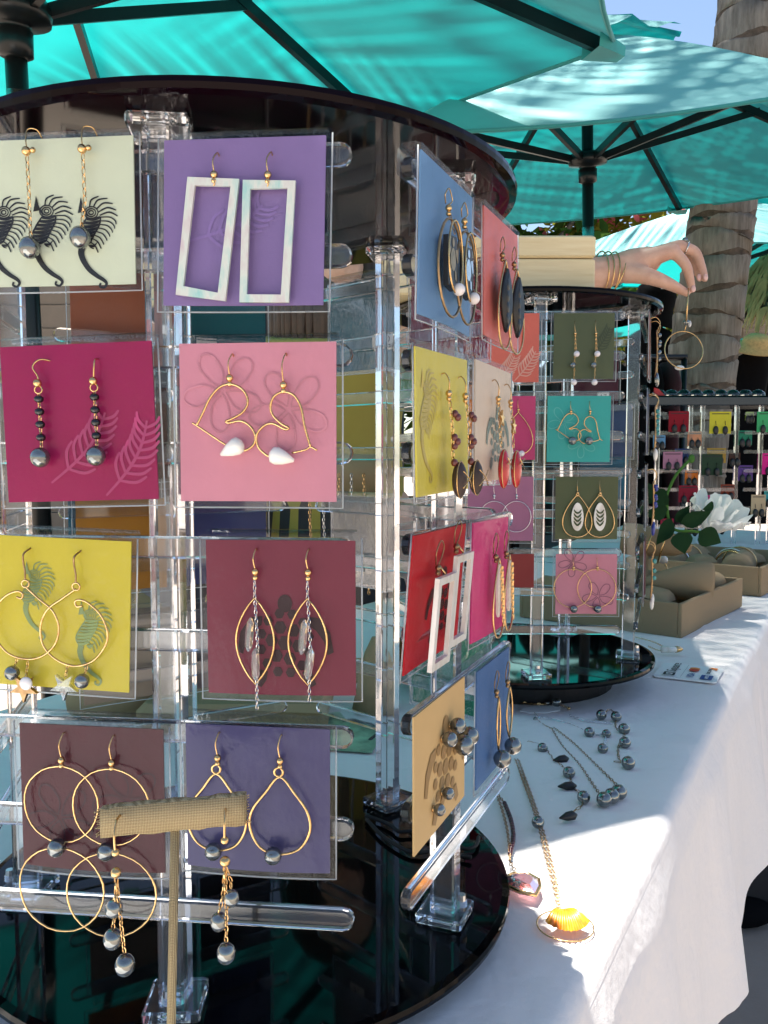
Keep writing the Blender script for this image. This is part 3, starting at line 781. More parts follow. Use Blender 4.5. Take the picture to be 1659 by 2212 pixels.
def oval(c, cu, cv, a, b, n=14, rot=0):
    return [c.xz(cu + a * math.cos(t) * math.cos(rot) - b * math.sin(t) * math.sin(rot) * c.h / c.w, cv + a * math.cos(t) * math.sin(rot) * c.w / c.h + b * math.sin(t) * math.cos(rot)) for t in [2 * math.pi * k / n for k in range(n)]]
def turtle(mb, c, cu, cv, s):
    mb.flat(oval(c, cu, cv - .44 * s, .085 * s, .10 * s), PY)
    for r_, n_, rr in ((0, 1, .085), (.165, 6, .075), (.30, 12, .058)):
        for k in range(n_):
            a = 2 * math.pi * k / n_ + r_; mb.flat(oval(c, cu + r_ * s * math.cos(a) * .95, cv + r_ * s * math.sin(a) * 1.12, rr * s, rr * s * 1.05, 6), PY)
    for sg in (-1, 1):
        mb.flat([c.xz(cu + sg * x * s, cv + y * s) for x, y in ((.26, -.30), (.40, -.28), (.52, -.12), (.56, .10), (.49, .13), (.45, -.02), (.36, -.14), (.27, -.2))], PY)
        mb.flat([c.xz(cu + sg * x * s, cv + y * s) for x, y in ((.2, .32), (.3, .30), (.36, .46), (.28, .5), (.22, .42))], PY)
def palmleaf(mb, c, u0, v0, u1, v1, bend=.06, n=8, L=.16):
    pts = [(u0 + (u1 - u0) * f + bend * math.sin(math.pi * f), v0 + (v1 - v0) * f) for f in [k / 10 for k in range(11)]]
    pr_line(mb, c, pts, .0012)
    for k in range(2, n + 2):
        f = k / (n + 2); i = int(f * 10); p = pts[i]; dx, dy = pts[min(10, i + 1)][0] - pts[i - 1][0], pts[min(10, i + 1)][1] - pts[i - 1][1]; a = math.atan2(dy, dx); l = L * (1 - .45 * f)
        for sg in (-1, 1):
            pr_line(mb, c, [p, (p[0] + l * .6 * math.cos(a + sg * .95), p[1] + l * .6 * math.sin(a + sg * .95)), (p[0] + l * math.cos(a + sg * .7), p[1] + l * math.sin(a + sg * .7))], .0012)
def plumeria(mb, c, cu, cv, s, w=.0007):
    for k in range(5):
        a = 2 * math.pi * k / 5 + .4; X = lambda f, g: (cu + s * (f * math.cos(a) - g * math.sin(a)), cv + s * (f * math.sin(a) + g * math.cos(a)))
        pr_line(mb, c, [X(.08, 0), X(.4, .24), X(.85, .22), X(1, 0), X(.8, -.2), X(.4, -.16), X(.08, 0)], w)

class Ear:
    n = 0
    def __init__(s, c, label, name='drop_earring', cat='earring', group='earrings on the cards'):
        s.c = c; s.t = thing(name, label, cat, c.M, group); s.f = None
    def wire(s, pts, r=.0006, mat='gold', name='wire', closed=False, n=6, sm=5, flat=1.0):
        q = [s.c.p(*p) for p in pts]; q = smooth_path(q, sm, closed) if sm > 1 else q
        mb = MB(); mb.tube(q, r * .66, n, closed, True, flat); return mb.build(name, mat, s.t, True)
    def ball(s, u, v, r, mat, name='bead', y=-.0045, sc=(1, 1, 1), M=None, n=14, m=10):
        o = MB().ball((0, 0, 0), r, n, m, sc, M).build(name, mat, s.t, True); o.location = s.c.p(u, v, y); return o
    def chain(s, pts, mat='gold', L=.0026, w=.0009, r=.00032, name='chain'):
        return MB().links([s.c.p(*p) for p in pts], L * .75, r * .6, w * .6).build(name, mat, s.t)
    def hook(s, u, v0, v1, mat='gold', bead=True, lean=.0, ring=False):
        if ring:
            k = (v1 - v0) * .55; s.wire([(u - .02, v1 - .01, -.003), (u - .075, v0 + k * .9, -.004), (u - .07, v0 + .02, -.0042), (u, v0 - .03, -.004), (u + .07, v0 + .02, -.0038), (u + .06, v0 + k, -.0036), (u + .012, v1 - .01, -.0035)], .00042, mat, 'hook')
        else:
            s.wire([(u + lean, v0, .0002), (u + lean, v0 - .018, -.002), (u + lean * .6 - .012, v0 + (v1 - v0) * .35, -.0042), (u, v1, -.0038)], .00042, mat, 'hook')
        if bead:
            s.ball(u, v1 + .015, .0014, mat, 'bead', -.0038, n=10, m=8); s.ball(u, v1 + .052, .0011, mat, 'bead', -.0038, n=10, m=8)
    def frame(s, outer, inner, mat, name='frame', y0=-.0042, y1=-.0028):
        return MB().frame([s.c.xz(*p) for p in outer], [s.c.xz(*p) for p in inner], y0, y1).build(name, mat, s.t)
    def plate(s, poly, mat, name, y0=-.0042, y1=-.003):
        return MB().prism([s.c.xz(*p) for p in poly], y0, y1).build(name, mat, s.t)
def ell(cu, cv, a, b, n=24, y=-.0038, a0=0, wob=0):
    return [(cu + a * math.cos(a0 + 2 * math.pi * k / n) * (1 + wob * math.sin(5.3 * k)), cv + b * math.sin(a0 + 2 * math.pi * k / n) * (1 + wob * math.cos(4.1 * k)), y) for k in range(n)]
def drop(cu, v0, v1, a, n=26, y=-.0038):
    """teardrop outline: pointed top v0, round bottom v1"""
    out = []; h = v1 - v0
    for k in range(n):
        t = 2 * math.pi * k / n; out.append((cu + a * math.sin(t) * (math.sin(t / 2) ** .9), v0 + h * (1 - math.cos(t)) / 2, y))
    return out
def marq(cu, v0, v1, a, n=24, y=-.0038):
    out = []
    for k in range(n):
        t = k / (n / 2); f = t if t <= 1 else 2 - t; sg = 1 if t <= 1 else -1
        out.append((cu + sg * a * math.sin(math.pi * f) ** .85, v0 + (v1 - v0) * f, y))
    return out
SIDE = ('left', 'right')
GREY = {}
# ---- front panel of the near rack
def F(short, label, s0, s1, z1, z0, cn, col, roll=0, **k): return Card(short, label, C1, TH1, 0, s0, s1, z1, z0, cn, col, roll, **k)
def RP(short, label, s0, s1, z1, z0, cn, col, roll=0, **k): return Card(short, label, C1, TH1 + 72, 0, s0, s1, z1, z0, cn, col, roll, **k)

c = F('pale green card', 'pale green card with black seahorse drawings, top row beside the purple card', -.0672, -.0045, .1178, .0637, 'pale_green', (222, 228, 200), 0)
for q, (u, v) in enumerate(((.215, .69), (.485, .69), (.765, .71))): c.print_(seahorse, 'ink', 'printed_seahorse', u, v, .62, .72)
for q, (u, pu, pv) in enumerate(((.37, .385, .76), (.715, .70, .70))):
    e = Ear(c, 'gold chain earring with a dark pearl, %s of pair on the pale green card' % SIDE[q])
    e.wire([(u + .06, .0, .001), (u + .05, -.05, -.002), (u, -.05, -.003), (u - .005, .02, -.004), (u, .09, -.004)], .0004, 'gold', 'hook'); e.ball(u, .105, .0017, 'gold'); e.ball(u + .04, .10, .0011, 'gold')
    e.chain([(u, .13, -.004), (u + .005, .45, -.004), (pu, pv - .06, -.005)], L=.0034, w=.0012, r=.0004); e.ball(pu, pv, .0038, 'dark_pearl', 'pearl', -.006, (1, 1, 1.1))
c = F('purple card', 'purple card holding two mother-of-pearl rectangle earrings, top row', .0070, .0680, .1152, .0550, 'purple', (144, 120, 172), 1.2, yaw=-2)
O2 = [[(.172, .242), (.492, .262), (.412, .985), (.100, .945)], [(.515, .268), (.835, .280), (.803, .995), (.500, .992)]]
I2 = [[(.218, .293), (.440, .303), (.365, .935), (.148, .893)], [(.560, .322), (.788, .322), (.755, .948), (.545, .945)]]
for q, (hu, v0, v1) in enumerate(((.335, .11, .215), (.665, .115, .225))):
    e = Ear(c, 'open rectangle earring of mother-of-pearl, %s of the pair on the purple card' % SIDE[q], 'rectangle_earring')
    e.hook(hu, v0, v1, lean=.01); e.wire([(hu, v1 + .04, -.0045), (hu + .008, v1 + .07, -.0048), (hu, v1 + .085, -.0042)], .0004, 'gold', 'jump_ring'); e.frame(O2[q], I2[q], 'mother_of_pearl')
c.print_(palmleaf, cardmat('print_lilac', (150, 124, 182)), 'printed_palm_leaf', .12, .62, .62, .40, .1, 8, .2)
c = F('magenta card', 'deep magenta card with pale palm fronds and two bead drop earrings', -.0592, .0010, .0418, -.0178, 'magenta', (160, 24, 84), -1.6)
c.print_(palmleaf, cardmat('print_rose', (184, 72, 118)), 'printed_palm_leaf', .30, .88, .68, .44, .07, 8, .2); c.print_(palmleaf, CARDMAT['print_rose'], 'printed_palm_leaf', .66, .97, .95, .50, .06, 8, .2)
for q, u in enumerate((.275, .640)):
    e = Ear(c, 'black bead drop earring ending in a ridged grey pearl, %s of pair on magenta card' % SIDE[q])
    if q == 0: e.wire([(u + .06, .10, .0), (u + .01, .095, -.003), (u - .03, .14, -.004), (u + .0, .2, -.004), (u, .235, -.004)], .0005, 'gold', 'hook')
    else: e.wire([(u + .01, .10, .0), (u + .012, .12, -.004), (u, .235, -.004)], .0005, 'gold', 'hook')
    e.ball(u, .245, .0016, 'gold'); e.wire(ell(u, .285, .025, .025, 10, -.004), .0005, 'gold', 'ring', True, sm=1)
    e.chain([(u, .31, -.004), (u, .66, -.004)], L=.0028, w=.001, r=.0004)
    for v in (.345, .425, .505, .588): e.ball(u, v, .0019, 'black_bead', 'black_bead', -.004, (1, 1, .8), n=8, m=6)
    e.ball(u, .715, .0037, 'dark_pearl', 'pearl', -.0055, (1, 1, 1.05))
c = F('pink card', 'rose pink card with two gold wire hearts, beside the deep magenta card', .0118, .0712, .0413, -.0176, 'pink', (222, 148, 164), 0)
for a, b in ((.28, .30), (.70, .42)): c.print_(plumeria, cardmat('print_dusty', (206, 138, 152)), 'printed_plumeria', a, b, .26)
def hp(x, y): return ((x - 775) / 678., (y - 40) / 688., -.0042)
HA = [[(862, 395), (890, 340), (920, 280), (960, 235), (1005, 220), (1050, 235), (1078, 270), (1080, 310), (1055, 345), (1010, 370), (988, 379), (1000, 386), (1050, 378), (1090, 400), (1112, 440), (1105, 480), (1070, 505), (1035, 505)],
      [(1350, 490), (1325, 400), (1310, 320), (1280, 270), (1235, 255), (1195, 275), (1180, 315), (1190, 355), (1225, 390), (1256, 408), (1240, 414), (1190, 390), (1150, 400), (1118, 440), (1125, 490), (1160, 525), (1190, 535)]]
HB = [[(842, 386), (862, 398), (960, 465), (985, 480)], [(1378, 505), (1350, 490), (1330, 502), (1270, 516)]]
HS = [((1012, 498), -.55), ((1226, 535), 3.3)]
for q in range(2):
    e = Ear(c, 'gold wire heart earring with a white cone shell, %s heart on the rose pink card' % SIDE[q], 'heart_earring')
    hx, hy, by = ((1007, 102, 190), (1237, 102, 222))[q]; a = hp(hx, hy); b = hp(hx - 2, by); e.hook(b[0], a[1], b[1] - .01, lean=.01)
    e.wire([hp(*p) for p in HA[q]], .00075, 'gold', 'heart_wire'); e.wire([hp(*p) for p in HB[q]], .0006, 'gold', 'cross_wire', sm=3)
    (sx, sy), rot = HS[q]; u, v, y = hp(sx, sy)
    cone = MB(); cone.lathe([(.0006, -.0048), (.0026, -.001), (.0034, .0018), (.0031, .0036), (.0012, .0047)], 14); o = cone.build('cone_shell', 'white_shell', e.t, True)
    o.matrix_basis = Matrix.Translation(c.p(u, v, -.0045)) @ Matrix.Rotation((R(62) if q == 0 else R(-75)), 4, 'Y')
c = F('yellow seahorse card', 'yellow card with grey-green seahorses and overlapping swirl hoop earrings', -.0702, -.0085, -.0322, -.0912, 'yellow', (214, 196, 62), 2.2)
for a, b, z in ((.40, .42, .52), (.77, .68, .56)): c.print_(seahorse, cardmat('print_sage', (140, 158, 104)), 'printed_seahorse', a, b, z, .8)
def yp(x, y): return ((x + 80) / 655., (y - 80) / 660., -.004)
YA = [[(143, 290), (200, 340), (262, 390), (290, 460), (275, 535), (220, 592), (148, 610), (70, 588), (15, 520), (5, 450), (25, 380), (65, 335), (110, 315), (134, 325), (128, 345), (108, 340)],
      [(362, 290), (300, 338), (240, 388), (212, 460), (222, 540), (275, 600), (355, 626), (435, 600), (488, 530), (497, 470), (470, 400), (420, 352), (380, 336), (358, 345), (366, 366), (388, 362)]]
for q in range(2):
    e = Ear(c, 'gold swirl hoop earring with pearl and star charms, %s hoop on the yellow seahorse card' % SIDE[q], 'hoop_earring')
    hx = (143, 360)[q]; e.wire([yp(hx + 2, 130)[:2] + (0,), yp(hx - 6, 150), yp(hx - 8, 185), yp(hx, 230), yp(hx, 262)], .0006, 'antique_gold', 'hook')
    e.wire(ell(*yp(hx + 2, 280)[:2], .025, .025, 10, -.004), .0006, 'gold', 'ring', True, sm=1); e.wire([yp(*p) for p in YA[q]], .0007, 'gold', 'hoop')
    px, py = ((102, 668), (402, 683))[q]; u, v, _ = yp(px, py); e.ball(u, v, .0029, 'dark_pearl', 'pearl', -.006)
    e.chain([yp(px + 10, py - 60), yp(px, py - 25)], L=.0022)
    sx, sy = ((150, 735), (322, 715))[q]; u, v, _ = yp(sx, sy); st = []
    for k in range(10): a = math.pi / 5 * k + .3; rr = (.095, .038)[k % 2]; st.append((u + rr * math.cos(a), v + rr * math.sin(a)))
    e.plate(st, ('antique_gold', 'quartz')[q], 'star_charm', -.006, -.0042); e.chain([yp(sx + 8, 620), yp(sx, sy - 40)], L=.0022)
    if q == 0: u, v, _ = yp(177, 702); e.ball(u, v, .0026, 'white_pearl', 'white_bead', -.0085, (1, .5, 1))
c = F('wine red turtle card', 'wine red card with dark turtle print and crystal marquise earrings', .0212, .0780, -.0322, -.0912, 'wine', (126, 48, 68), 0, yaw=2)
c.print_(turtle, cardmat('print_dark', (62, 42, 48)), 'printed_turtle', .53, .66, .58)
for q, u in enumerate((.340, .690)):
    e = Ear(c, 'slim gold marquise earring with hanging crystals, %s of pair on wine red turtle card' % SIDE[q], 'marquise_earring')
    e.hook(u + .005, .07, .18); e.chain([(u, .22, -.004), (u, .36, -.004)], L=.0024, mat='silver'); e.wire(marq(u, .36, .915, .128), .00065, 'gold', 'marquise_wire', True, sm=1)
    e.chain([(u + .005, .38, -.0045), (u + .02, .66, -.0045), (u + .01, .92, -.004), (u + .01, 1.03 + .05 * (1 - q), -.004)], L=.0022, mat='silver')
    for k, (du, v, L, rot) in enumerate((((-.03, .59, .0064, 5), (.008, .78, .006, 0)), ((-.025, .6, .0066, 6), (.015, .77, .006, 8)))[q]):
        m = MB(); m.lathe([(.0004, L), (.0014, L * .7), (.0016, 0), (.0014, -L * .75), (.0005, -L)], 6); o = m.build('crystal', 'quartz', e.t); o.matrix_basis = Matrix.Translation(c.p(u + du, v, -.0055)) @ Matrix.Rotation(R(rot), 4, 'Y')
c = F('dark maroon card', 'dark maroon card with plumeria outlines and double hoop earrings, bottom row', -.0560, .0027, -.1062, -.1642, 'dark_maroon', (80, 28, 40), .6)
for a, b in ((.28, .64), (.76, .50)): c.print_(plumeria, cardmat('print_plum', (66, 34, 46)), 'printed_plumeria', a, b, .25)
def dp(x, y): return ((x - 88) / 625., (y - 82) / 623.)
for q in range(2):
    cx = (285, 502)[q]; pu, pv = dp(*((275, 587), (490, 590))[q]); u, v = dp(cx, 408); lu, lv = dp(*((282, 775), (500, 783))[q])
    e = Ear(c, 'double gold hoop earring joined by a dark pearl, %s of pair on dark maroon card' % SIDE[q], 'hoop_earring')
    e.hook(dp(cx + 5, 0)[0], .065, .205); e.wire(ell(u, v, .262, .262, 30, -.0038, wob=.006), .00062, 'gold', 'hoop', True, sm=1)
    e.wire(ell(lu, lv, .305, .292, 30, -.0042, wob=.006), .00062, 'gold', 'lower_hoop', True, sm=1); e.ball(pu, pv, .0036, 'dark_pearl', 'pearl', -.0055)
c = F('slate indigo card', 'slate indigo card with gold teardrop and pearl earrings, bottom row', .0118, .0682, -.1040, -.1608, 'indigo', (82, 78, 120), .4)
def ip(x, y): return ((x - 805) / 620., (y - 88) / 622.)
for q in range(2):
    e = Ear(c, 'gold teardrop hoop earring with a grey pearl, %s of pair on slate indigo card' % SIDE[q], 'teardrop_earring')
    cx = (950, 1217)[q]; u, v = ip(cx, 262); e.hook(ip(cx + 5, 0)[0], .06, .19); e.wire(ell(u, v, .03, .03, 12, -.004), .0008, 'gold', 'ring', True, sm=1)
    bx = (950, 1222)[q]; T = [(bx, 282), (bx - 60, 350), (bx - 118, 430), (bx - 127, 505), (bx - 85, 585), (bx - 8, 612), (bx + 80, 588), (bx + 126, 510), (bx + 116, 430), (bx + 62, 350)]
    e.wire([ip(*p) + (-.004,) for p in T], .00085, 'gold', 'teardrop_wire', True); u, v = ip(*((940, 610), (1197, 612))[q]); e.ball(u, v, .0034, 'dark_pearl', 'pearl', -.0055)

# ---- right-hand panel of the near rack
c = RP('powder blue card', 'powder blue card with black turtle tiles inside gold ovals, top row', -.0755, -.0130, .1150, .0535, 'powder_blue', (112, 152, 192), .7)
for q, u in enumerate((.34, .66)):
    e = Ear(c, 'gold oval earring framing a black turtle tile, %s on the powder blue card' % SIDE[q], 'oval_earring')
    e.hook(u, .17, .25, ring=True); v0 = .33
    e.wire(ell(u, .655, .225, .315, 26, -.005), .00085, 'antique_gold', 'oval_wire', True, sm=1); e.wire(ell(u + .02, .58, .13, .235, 22, -.0065), .0007, 'gold', 'inner_oval', True, sm=1)
    e.chain([(u, .28, -.004), (u + .01, .42, -.006)], mat='antique_gold'); e.plate([(u - .10, .46), (u + .07, .44), (u + .10, .55), (u + .11, .76), (u + .03, .80), (u - .09, .78)], 'jet_carving', 'black_tile', -.006, -.004)
    m = MB(); m.flat(oval(c, u, .60, .05, .075), -.0062); m.flat(oval(c, u, .49, .022, .03), -.0062)
    for sg in (-1, 1): m.flat([c.xz(u + sg * a, b) for a, b in ((.04, .53), (.085, .52), (.10, .60), (.08, .61), (.055, .565))], -.0062); m.flat([c.xz(u + sg * a, b) for a, b in ((.03, .66), (.06, .67), (.07, .73), (.04, .72))], -.0062)
    m.build('turtle_inlay', ('antique_gold', 'silver')[q], e.t); e.ball(u + .03, .79, .0026, 'white_pearl', 'pearl', -.0075)
c = RP('coral card', 'coral pink card with black carved drops in long gold teardrops, top row', .0045, .0648, .1162, .0565, 'coral', (232, 128, 118), 0)
for q, u in enumerate((.34, .70)):
    e = Ear(c, 'long gold teardrop earring around a black carving, %s of the pair on coral card' % SIDE[q], 'teardrop_earring')
    e.hook(u, .20, .30, 'antique_gold', ring=True); e.wire(drop(u, .36, 1.08, .27, y=-.0055), .0008, 'gold', 'teardrop_wire', True, sm=1); e.chain([(u, .33, -.004), (u, .46, -.006)], mat='antique_gold')
    m = MB()
    for k in range(5):
        a = marq(u, .44 + .02 * k, .93 - .045 * k, .135 - .026 * k, 16, -.0062); m.tube([c.p(*p) for p in a], .0011, 5, True)
    for k in range(4): m.ball(c.p(u, .56 + .09 * k, -.0062), .0032, 8, 6, (1, .5, 1.2))
    m.build('black_carving', 'jet_carving', e.t, True)
c = RP('lemon yellow card', 'lemon yellow card with brown wire-wrapped stone earrings, second row', -.0808, -.0190, .0415, -.0160, 'lemon', (226, 208, 82), -.9)
c.print_(seahorse, cardmat('print_straw', (206, 184, 96)), 'printed_seahorse', .22, .52, .78, .5)
for q, u in enumerate((.46, .80)):
    e = Ear(c, 'chain earring with brown wire-wrapped stone, %s of the pair on lemon yellow card' % SIDE[q])
    e.hook(u, .16, .27); e.chain([(u, .30, -.004), (u + .02, .52, -.005), (u + .04, .78, -.005)], L=.0034, w=.0012, r=.0004)
    for k, (du, v) in enumerate(((.05, .43), (.06, .455), (.045, .60), (.06, .63), (.05, .66), (.0, .78))): e.ball(u + du, v, .0019, 'chip_stone', 'stone_chip', -.0055 - .001 * (k % 2), (1, .8, .9), n=7, m=5)
    e.ball(u + .04, .905, .0052, 'brown_stone', 'brown_stone', -.008, (.85, .6, 1.45)); y = -.0115
    e.wire([(u - .05, .84, y), (u + .04, .90, y - .0008), (u + .13, .97, y)], .0004, 'gold', 'wrap_wire', sm=3); e.wire([(u + .13, .85, y), (u + .04, .90, y - .0008), (u - .05, .96, y)], .0004, 'gold', 'wrap_wire', sm=3); e.wire(ell(u + .04, .905, .082, .135, 16, -.0085), .0004, 'gold', 'wrap_wire', True, sm=1)
c = RP('cream card', 'cream card with red stone chain earrings and a grey turtle, second row', -.0066, .0548, .0432, -.0128, 'cream', (232, 208, 184), 1.2)
c.print_(turtle, cardmat('print_seafoam', (122, 140, 134)), 'printed_turtle', .62, .62, .58)
for q, u in enumerate((.44, .80)):
    e = Ear(c, 'gold chain earring with a long red stone, %s of the pair on cream card' % SIDE[q])
    e.hook(u, .14, .27); e.chain([(u, .30, -.004), (u, .73, -.006)], L=.0034, w=.0012, r=.0004); st = []
    for k in range(10): a = math.pi / 5 * k - .3; rr = (.075, .025)[k % 2]; st.append((u + rr * math.cos(a), .46 + .05 * q + rr * math.sin(a)))
    e.plate(st, 'gold', 'starfish_charm', -.0062, -.005)
    e.ball(u, .90, .0050, 'red_stone', 'red_stone', -.0075, (.95, .55, 1.95)); e.wire([(u - .07, .86, -.0105), (u + .08, .80, -.0105)], .0004, 'gold', 'wrap_wire', sm=1); e.wire([(u - .07, .80, -.0105), (u + .08, .90, -.0105)], .0004, 'gold', 'wrap_wire', sm=1); e.wire(ell(u, .90, .086, .17, 16, -.008), .0004, 'gold', 'wrap_wire', True, sm=1)
c = RP('scarlet card', 'scarlet card with two cream rectangle earrings over a dark turtle', -.0815, -.0186, -.0313, -.0868, 'scarlet', (196, 24, 38), 0, tilt=5)
c.print_(turtle, cardmat('print_oxblood', (74, 20, 26)), 'printed_turtle', .62, .60, .56)
for q, (a, b, v0, v1) in enumerate(((.17, .51, .31, 1.0), (.50, .84, .19, .90))):
    e = Ear(c, 'open cream shell rectangle earring, %s of the pair on scarlet card' % SIDE[q], 'rectangle_earring')
    e.hook((a + b) / 2, v0 - .22, v0 - .06, 'antique_gold', ring=True); e.wire([((a + b) / 2, v0 - .07, -.004), ((a + b) / 2 + .01, v0, -.007)], .0006, 'gold', 'jump_ring', sm=1)
    e.frame([(a, v0), (b, v0), (b, v1), (a, v1)], [(a + .05, v0 + .055), (b - .05, v0 + .055), (b - .05, v1 - .055), (a + .05, v1 - .055)], 'white_shell', 'frame', -.0085, -.0065)
c = RP('hot pink card', 'hot pink card with slender gold drops of white inlay and chain', -.0078, .0526, -.0325, -.0895, 'hot_pink', (222, 62, 128), 1.0)
for q, u in enumerate((.42, .74)):
    e = Ear(c, 'slender gold drop earring with white inlay and fine chain, %s on hot pink card' % SIDE[q])
    e.hook(u, .14, .30, 'antique_gold', ring=True); e.wire(drop(u, .33, 1.02, .20, y=-.0055), .0008, 'gold', 'drop_wire', True, sm=1)
    e.plate([(u - .015, .38), (u + .02, .38), (u + .045, .62), (u + .03, .80), (u, .84), (u - .035, .80), (u - .045, .62)], 'white_shell', 'shell_inlay', -.0062, -.005)
    for k in range(3): e.chain([(u + .02 * k, .40, -.0066), (u + .05 + .02 * k, .85 + .05 * k, -.0066)], L=.0024)
c = RP('tan card', 'tan card with a drawn turtle and pearl stud earrings, bottom row', -.0815, -.0193, -.1022, -.1588, 'tan', (212, 176, 120), -.8, sleeve=False)
c.print_(turtle, cardmat('print_umber', (160, 128, 84)), 'printed_turtle', .58, .58, .74)
for q, (u, v, r, w) in enumerate(((.50, .33, .0034, 'mid-sized greenish'), (.66, .28, .0036, 'mid-sized violet'), (.74, .46, .0046, 'largest nearer'), (.88, .44, .0044, 'largest outer'), (.33, .80, .0026, 'smallest lower'), (.50, .75, .0027, 'smallest upper'))):
    e = Ear(c, '%s dark pearl stud earring on the tan turtle card' % w, 'stud_earring'); e.ball(u, v, r, 'dark_pearl', 'pearl', -.0008 - r); e.wire([(u, v, -.001), (u, v, .004)], .0004, 'gold', 'stud_pin', sm=1); e.wire(ell(u, v, .02, .02, 8, -.0009), .0007, 'gold', 'setting', True, sm=1)
c = RP('denim blue card', 'denim blue card with slender gold loops ending in dark pearls', -.0002, .0567, -.1045, -.1628, 'denim', (84, 122, 172), 0)
for q, u in enumerate((.38, .74)):
    e = Ear(c, 'slender gold marquise loop earring with dark pearl, %s of pair on denim blue card' % SIDE[q], 'marquise_earring')
    e.hook(u, .10, .24, 'antique_gold', ring=True); e.wire(marq(u, .30, .76, .05 if q == 0 else .10, 22, -.005), .0008, 'gold', 'loop_wire', True, sm=1); e.ball(u, .84, .0046, 'dark_pearl', 'pearl', -.007)

# ---- backs of cards on the rear panels of the near rack
def B(k, short, label, s0, z1, cn, col, w=.059, h=.060, dz=0, C=C1, th0=TH1, **kw): return Card(short, label, C, th0 + 72 * k, dz, s0, s0 + w, z1, z1 - h, cn, col, 0, **kw)
B(2, 'burgundy back', 'burgundy card seen from behind, top row of the rear panel beside coral card', -.0660, .1170, 'burgundy', (132, 18, 56))
B(2, 'orange back', 'orange card seen from behind between the lemon yellow and cream cards', -.0700, .0440, 'orange', (222, 128, 44))
B(2, 'emerald back', 'emerald green card seen from behind with a price sticker, above tan card', -.0680, -.1020, 'emerald', (20, 128, 98), sticker=((-.018, .040), '4'))
B(2, 'teal back', 'dark teal card seen from behind with a price sticker beside the purple card', .0080, .1170, 'dark_teal', (22, 92, 112), sticker=((-.020, .043), '22'))
B(2, 'grey back', 'plain grey card seen from behind between the two acrylic posts', .0060, -.0290, 'grey', (138, 134, 124), sticker=((.006, .046), '3.'))
B(3, 'terracotta back', 'terracotta card seen from behind under the pale green seahorse card', .0060, .1170, 'terracotta', (168, 104, 80))
B(3, 'petrol back', 'petrol blue card seen from behind under the purple card, with price sticker', -.0650, .1170, 'petrol', (18, 104, 118), sticker=((.014, .046), '30.'))
B(3, 'ochre back', 'ochre card seen from behind, left of the wine red turtle card', .0060, -.0290, 'ochre', (176, 120, 34))
B(3, 'navy back', 'navy blue card seen from behind under the rose pink card', -.0640, -.0290, 'navy', (48, 62, 116))
B(3, 'teal blue back', 'teal blue card seen from behind under the deep magenta card', .0100, -.0150, 'teal_blue', (38, 96, 116), h=.045, rho=.134)
B(3, 'stone back', 'stone grey card seen from behind below the yellow seahorse card', .0040, -.1020, 'stone', (160, 148, 130))
B(3, 'bronze back', 'bronze brown card seen from behind between the magenta and pink cards', .0040, .0440, 'bronze', (104, 78, 58))
B(3, 'forest back', 'forest green card seen from behind at the edge of the pink card', -.0660, .0440, 'forest', (24, 66, 60))
B(3, 'plum grey back', 'slate card seen from behind below the wine red turtle card', -.0640, -.1020, 'plum_grey', (92, 88, 92))
B(4, 'claret back', 'claret card edge at the far left beneath the pale green card', .0080, .1170, 'claret', (120, 30, 52))
B(4, 'vermilion back', 'vermilion card at the far left beneath the yellow seahorse card', .0080, -.1020, 'vermilion', (206, 74, 50))

# ---- cards of the second rack
def G(k, short, label, s0, s1, z1, z0, cn, col, **kw): return Card(short, label, C2, TH2 + 72 * k, DZ2, s0, s1, z1 - DZ2, z0 - DZ2, cn, col, 0, **kw)
c = G(0, 'upper olive card', 'olive green card with dangling pearl chains, top row of the second rack', .0095, .0645, .1285, .0690, 'olive', (92, 100, 66))
c.print_(palmleaf, cardmat('print_moss', (70, 80, 54)), 'printed_palm_leaf', .66, .62, .92, .22, .03, 8, .18)
for q, u in enumerate((.34, .68)):
    e = Ear(c, 'dangling chain earring with pale pearls, %s of the pair on the upper olive card' % SIDE[q])
    e.hook(u, .14, .30); e.chain([(u, .34, -.004), (u - .01, .82, -.005), (u - .02, 1.02, -.005)]); e.chain([(u, .34, -.004), (u + .02, .62, -.005)])
    for du, v, m in ((.02, .63, 'white_pearl'), (-.04, .80, 'dark_pearl'), (-.02, 1.06, 'white_pearl')): e.ball(u + du, v, .0028, m, 'pearl', -.0055)
c = G(0, 'turquoise card', 'bright turquoise card with pearl wire hearts on the second rack', .0047, .0625, .0535, -.0070, 'turquoise', (58, 182, 172))
c.print_(plumeria, cardmat('print_aqua', (104, 200, 190)), 'printed_plumeria', .25, .40, .25); c.print_(plumeria, CARDMAT['print_aqua'], 'printed_plumeria', .55, .72, .22)
def h2(p, q): u, v, y = hp(*p); return (u + (-.03 if q else .02), v * 1.0 - .0, y)
for q in range(2):
    e = Ear(c, 'gold wire heart earring with dark pearl, %s heart on the turquoise card' % SIDE[q], 'heart_earring')
    e.hook((.36, .66)[q], .10, .22); e.wire([h2(p, q) for p in HA[q]], .0008, 'gold', 'heart_wire'); e.wire([h2(p, q) for p in HB[q]], .0007, 'gold', 'cross_wire', sm=3); e.ball((.38, .64)[q], .68, .0040, 'dark_pearl', 'pearl', -.0055)
c = G(0, 'lower olive card', 'olive green card with carved white shell teardrops on the second rack', .0132, .0706, -.0205, -.0786, 'moss', (88, 98, 62))
